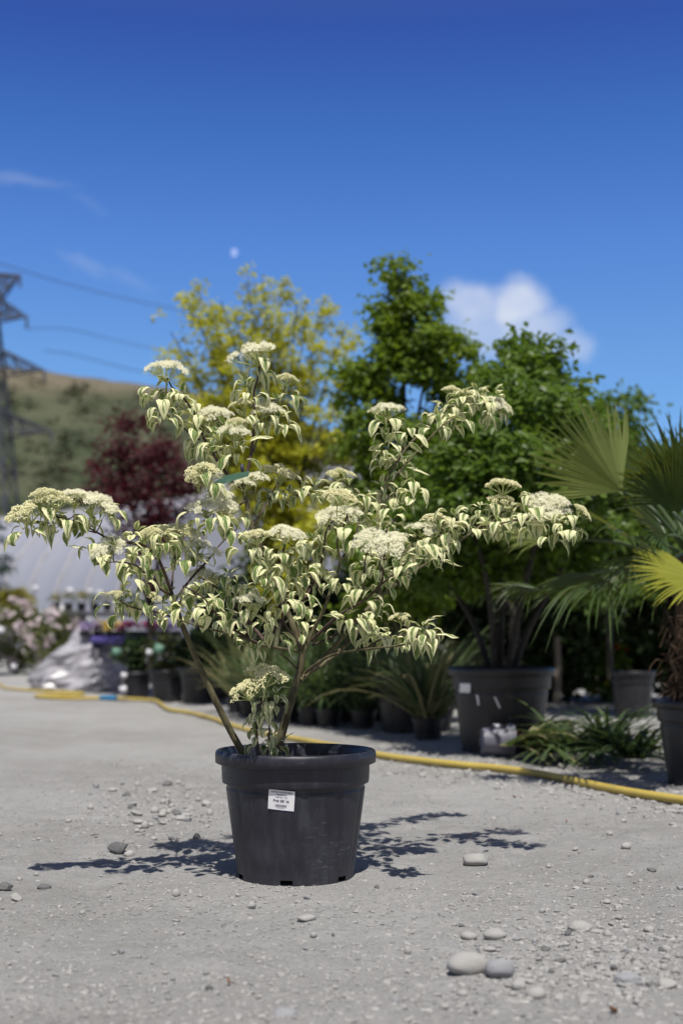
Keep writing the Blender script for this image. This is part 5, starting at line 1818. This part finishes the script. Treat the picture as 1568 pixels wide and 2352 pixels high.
def bush(name, label, X, Ybase, w_px, h_px, mat, L, W, n, group=None, flower=None, nf=0, fl=.06, z0=0.0, dshift=0.0, cat='shrub', per=22):
    g_ = gp(X, Ybase)
    d = g_.y + dshift
    c = Vector(((X - X0) / FPX * d, d, z0))
    root = thing(name, label, cat, c, group)
    wx, hz = w_px / 2 / FPX * d, h_px / FPX * d
    cl_, cf = [], []
    for _ in range(n):
        u = Vector((rr2.gauss(0, 1), rr2.gauss(0, 1), rr2.gauss(0, 1))).normalized()
        q = rr2.uniform(.4, 1) ** .5
        cl_.append((c + Vector((u.x * wx * q, u.y * wx * q, hz * .52 + u.z * hz * .48 * q)), u, rr2.uniform(.7, 1.3)))
    mb_ = MB()
    leaf_cloud(mb_, rr2, cl_, per, L, W, min(wx, hz) * .26)
    mb_.build('foliage', M[mat], root, origin=c, smooth=False)
    st = MB()
    for k in range(4):
        a = k * 1.6 + .4
        st.tube([c, c + Vector((math.cos(a) * wx * .3, math.sin(a) * wx * .3, hz * .4)), c + Vector((math.cos(a) * wx * .6, math.sin(a) * wx * .6, hz * .75))], [.014, .010, .004], 5)
    st.build('stem', M['treebark'], root, origin=c)
    if flower:
        mf = MB()
        for _ in range(nf):
            u = Vector((rr2.gauss(0, 1), -abs(rr2.gauss(0, 1)), rr2.gauss(.3, .8))).normalized()
            p0 = c + Vector((u.x * wx * 1.0, u.y * wx * 1.0, hz * .54 + u.z * hz * .5))
            leaf_cloud(mf, rr2, [(p0, u, 1.0)], 16, fl, fl * .8, fl * .9, up=.3)
        mf.build('blossom', M[flower], root, origin=c, smooth=False)
    return root


bush('potted_shrub', 'blue green shrub with a few orange buds in the shade left of the palm trunk', 1390, 1612, 120, 160, 'darkgreen2', .07, .04, 70, None, 'orangeflower', 5, .02, 0.0)
bush('potted_shrub', 'low yellow-lit shrub in the sun gap between tub and palm', 1390, 1580, 110, 40, 'gold', .05, .03, 20)
bush('potted_shrub', 'dark shrub under the spire tree behind the big tub', 1040, 1560, 200, 200, 'shadepaintleaf', .08, .05, 110)
bush('potted_shrub', 'dark green shrub in the shade behind the strappy plants', 850, 1560, 190, 220, 'shadepaintleaf', .08, .05, 110)
bush('potted_shrub', 'dark shrub behind the thick stem of the dogwood', 690, 1568, 150, 150, 'shadepaintleaf', .08, .05, 80)
bush('potted_shrub', 'deep green shrub filling the shade under the big tree right of the tub', 1250, 1545, 160, 200, 'shadepaintleaf', .09, .05, 110)
bush('potted_shrub', 'dark shrub standing behind the palm trunk', 1520, 1560, 140, 260, 'shadepaintleaf', .09, .05, 120)

# dense evergreen row closing the view under the trees
for (X, d_, w_, h_) in [(505, 15.5, 120, 250), (590, 13.0, 200, 330), (730, 12.4, 190, 300), (860, 12.8, 220, 340), (1000, 12.4, 230, 340), (1140, 12.9, 230, 340), (1280, 12.5, 220, 340), (1420, 12.8, 220, 340), (1560, 12.4, 220, 360)]:
    bush('evergreen_shrub', 'dark evergreen shrub in the dense row behind the potted trees', X, Y0 + CAMZ * FPX / d_, w_, h_, 'shadepaintleaf', .11, .06, 230, 'dark evergreen row behind the potted trees', per=16)

# bench and a pale post in the dim background
b0 = px(1360, Y0, 13.0)
bn = thing('display_bench', 'dim metal bench in the shade between the big tree and the palm', 'bench', (b0.x, 13.0, 0))
mb = MB()
mb.box((0, 0, .50), (.9, .5, .05))
mb.build('bench_top', M['bench'], bn)
for sx in (-.38, .38):
    for sy in (-.2, .2):
        mb = MB()
        mb.box((sx, sy, .24), (.05, .05, .47))
        mb.build('leg', M['bench'], bn)
g_ = px(1278, Y0, 12.0)
mb = MB()
mb.tube([Vector((g_.x, 12, 0)), Vector((g_.x + .01, 12, .3)), Vector((g_.x, 12, .62))], [.035, .033, .030], 8)
tag(mb.build('wooden_post', M['post']), 'short pale wooden post under the big tree right of the tub', 'post')

# ------------------------------------------------------------------ left background: flowering pots, benches, film heap
bush('rhododendron', 'white and pink rhododendron at the left edge behind the hose', 30, 1548, 150, 165, 'oliveleaf', .10, .05, 120, 'flowering rhododendrons', 'pinkflower', 40, .078)
bush('rhododendron', 'pink-budded rhododendron left of the grey film heap', 128, 1552, 130, 150, 'oliveleaf', .10, .05, 100, 'flowering rhododendrons', 'pinkflower', 26, .072)
bush('rhododendron', 'white rhododendron with big round blossoms behind the film heap', 150, 1538, 120, 140, 'shrub', .12, .06, 70, 'flowering rhododendrons', 'whiteflower', 16, .12)
bush('lilac_plant', 'greyish lilac-flowered plant behind the film heap', 232, 1560, 90, 130, 'shrub', .08, .04, 60, None, 'lilacflower', 30, .06)
bush('golden_conifer', 'rounded golden conifer beside the polytunnel at the left edge', 32, 1520, 84, 92, 'yewgold', .12, .05, 150, None, None, 0, .1, .80, -6.0)
# dark clipped conifer at the left edge
d = 20.0
c = Vector(((-18 - X0) / FPX * d, d, 0))
ct = thing('dark_conifer', 'dark clipped conifer cut by the left edge in front of the polytunnel', 'conifer', c)
mb = MB()
mb.tube([c, c + Vector((0, 0, 1.4)), c + Vector((0, 0, 2.2))], [.06, .05, .03], 7)
mb.build('trunk', M['treebark'], ct, origin=c)
mb = MB()
leaf_cloud(mb, rr2, blob_clumps(rr2, [(-20, 1225, 34, 30, d, .25), (-16, 1290, 42, 36, d, .3), (-20, 1360, 30, 30, d, .25)], 160), 22, .09, .04, .10)
mb.build('crown', M['conifer'], ct, origin=c, smooth=False)


def table(X, Y, w_px, ztop, depth, mat, label, name='display_bench'):
    d_ = gp(X, Y).y
    w_ = w_px / FPX * d_
    root = thing(name, label, 'bench', ((X - X0) / FPX * d_, d_ + depth / 2, 0))
    m1 = MB()
    m1.box((0, 0, ztop - .04), (w_, depth, .08))
    m1.build('bench_top', M[mat], root)
    for sx in (-1, 1):
        for sy in (-1, 1):
            m1 = MB()
            m1.box((sx * (w_ / 2 - .06), sy * (depth / 2 - .06), (ztop - .085) / 2), (.06, .06, ztop - .085))
            m1.build('leg', M['bench'], root)
    return root, d_


# rear bench with pots of yellow-green plants and white tags
bt, bd = table(235, 1542, 260, 1.06, 1.0, 'bench', 'long dark bench with small potted plants and white tags before the polytunnel')
rr3 = random.Random(8)
for i, X in enumerate((120, 150, 180, 210, 240, 270, 300, 330)):
    x = (X - X0) / FPX * bd
    c = Vector((x, bd + .3, 1.065))
    root = nursery_pot('plant_pot', 'small black pot in the row on the long rear bench', 'plant pot', c, .09, .15, M['potfar'], 'pots on the long rear bench', n=20)
    mbb = MB()
    leaf_cloud(mbb, rr3, [(c + Vector((rr3.gauss(0, .05), rr3.gauss(0, .05), .20 + rr3.uniform(0, .12))), Vector((0, 0, 1)), 1) for _ in range(9)], 14, .06, .035, .07)
    o = mbb.build('bench_plant', M['yewgold' if i in (0, 1, 2, 4) else 'shrub'], smooth=False)
    tag(o, 'small yellow-green plant in a pot on the long rear bench' if i in (0, 1, 2, 4) else 'small green plant in a pot on the long rear bench', 'plant', 'yellow-green plants on the rear bench' if i in (0, 1, 2, 4) else 'green plants on the rear bench')
for (X, Y, s) in [(161, 1357, .11), (207, 1358, .085), (229, 1362, .09), (330, 1372, .08), (82, 1352, .10)]:
    p_ = px(X, Y, bd - .02)
    mbb = MB()
    mbb.box((0, 0, 0), (s, .01, s * .95))
    mbb.tube([Vector((0, 0, -s / 2)), Vector((0, .1, 1.15 - p_.z if p_.z > 1.2 else -s))], [.006, .006], 4, smooth=1)
    o = mbb.build('plant_tag', M['tagwhite'], loc=p_)
    tag(o, {161: 'largest white tag among the plants on the rear bench', 207: 'middle white tag above the rear bench', 229: 'white tag nearest the dogwood above the rear bench', 330: 'white tag behind the left dogwood branches', 82: 'whitish tag over the golden conifer side of the rear bench'}[X], 'plant tag', 'white tags on the rear bench')

# violet display with trays of flowers
vt, vd = table(315, 1590, 215, .62, .9, 'violet', 'low violet-topped display table with trays of bright flowers')
for (X, mt, lab) in [(205, 'lilacflower', 'tray of pale lilac flowers at the left end of the violet table'), (240, 'yellowflower', 'tray of yellow flowers on the violet table'), (290, 'redflower', 'wide tray of magenta flowers on the violet table'), (345, 'redflower', 'tray of dark magenta flowers at the right of the violet table'), (385, 'lilacflower', 'tray of bluish flowers at the right end of the violet table')]:
    x = (X - X0) / FPX * vd
    c = Vector((x, vd + .25, .621))
    root = thing('flower_tray', lab, 'flower tray', c, 'trays of flowers on the violet table')
    mbb = MB()
    mbb.box((0, 0, .03), (.24, .36, .06))
    mbb.build('tray', M['potfar'], root)
    mbb = MB()
    leaf_cloud(mbb, rr3, [(Vector((rr3.uniform(-.11, .11), rr3.uniform(-.17, .17), .10 + rr3.uniform(0, .05))), Vector((0, 0, 1)), 1) for _ in range(16)], 10, .05, .04, .05)
    mbb.build('blossom', M[mt], root, smooth=False)

# heap of crumpled clear film
g_ = gp(185, 1590)
mb = MB()
rows = []
rf = random.Random(3)
from mathutils import noise as mno
for i in range(17):
    t = i / 16
    row = []
    for k in range(40):
        a = 2 * math.pi * k / 40
        rr = (1 - t ** 1.6) ** .6
        nz = mno.noise(Vector((math.cos(a) * 1.7, math.sin(a) * 1.7, t * 3)) * 1.6)
        n2 = abs(mno.noise(Vector((math.cos(a) * 4, math.sin(a) * 4, t * 7)) * 1.3))
        r = rr * (1 + .26 * nz + .34 * n2)
        row.append((g_.x + .60 * r * math.cos(a) + .22 * t, g_.y + .35 + .35 * r * math.sin(a), .74 * t * (1 + .15 * nz) + .01))
    rows.append(row)
mb.quadstrip(rows, None, 0, True)
tag(mb.build('film_heap', M['bag'], smooth=False), 'heap of crumpled grey-white plastic film by the hose on the left', 'plastic film')

# dark shrubs in black pots under the violet table's front
for i, (X, Y, wpx, hpx, lab) in enumerate([(312, 1606, 80, 60, 'black pot with a dark shrub left of the violet table front'), (385, 1612, 90, 70, 'black pot with a dark shrub before the violet table'), (455, 1618, 92, 82, 'large black pot behind the left dogwood stem'), (520, 1608, 80, 80, 'black pot between the two dogwood stems far back')]):
    pr, pg, prr = far_pot(X, Y, wpx, hpx, 'potfar', lab)
    bush('potted_shrub', ['small dark shrub with a pale green tag before the violet table', 'dark olive shrub before the violet table', 'dark shrub behind the left dogwood stem', 'dark shrub far back between the dogwood stems'][i], X, Y - 6, wpx * 1.1, 90, 'shadepaintleaf' if i != 1 else 'darkolive', .07, .04, 50, None, None, 0, .05, pg.z + hpx / FPX * pg.y * .86, prr)
for (X, Y, s, mt, lab) in [(365, 1490, .12, 'taggreen', 'large pale green tag on the shrub before the violet table'), (268, 1497, .10, 'taggreen', 'pale green tag left of the violet table'), (343, 1498, .07, 'tagwhite', 'small grey-white tag beside the large green tag'), (283, 1583, .085, 'tagwhite', 'white tag on the ground right of the film heap'), (285, 1551, .07, 'tagwhite', 'tilted white tag on the pot right of the film heap'), (32, 1531, .09, 'tagwhite', 'white tag at the foot of the left rhododendron'), (2, 1447, .12, 'tagwhite', 'pale tag cut by the left edge on the rhododendron')]:
    dd = 12.4 if X > 200 else (17.5)
    p_ = px(X, Y, dd)
    mbb = MB()
    s *= .8
    mbb.box((0, 0, 0), (s, .008, s * .9))
    mbb.tube([Vector((0, .006, -s / 2)), Vector((.01, .10, -s * 1.5))], [.005, .005], 4, smooth=1)
    o = mbb.build('plant_tag', M[mt], loc=p_)
    o.rotation_euler = (-.2, rr3.uniform(-.4, .4), rr3.uniform(-.3, .3))
    tag(o, lab, 'plant tag')
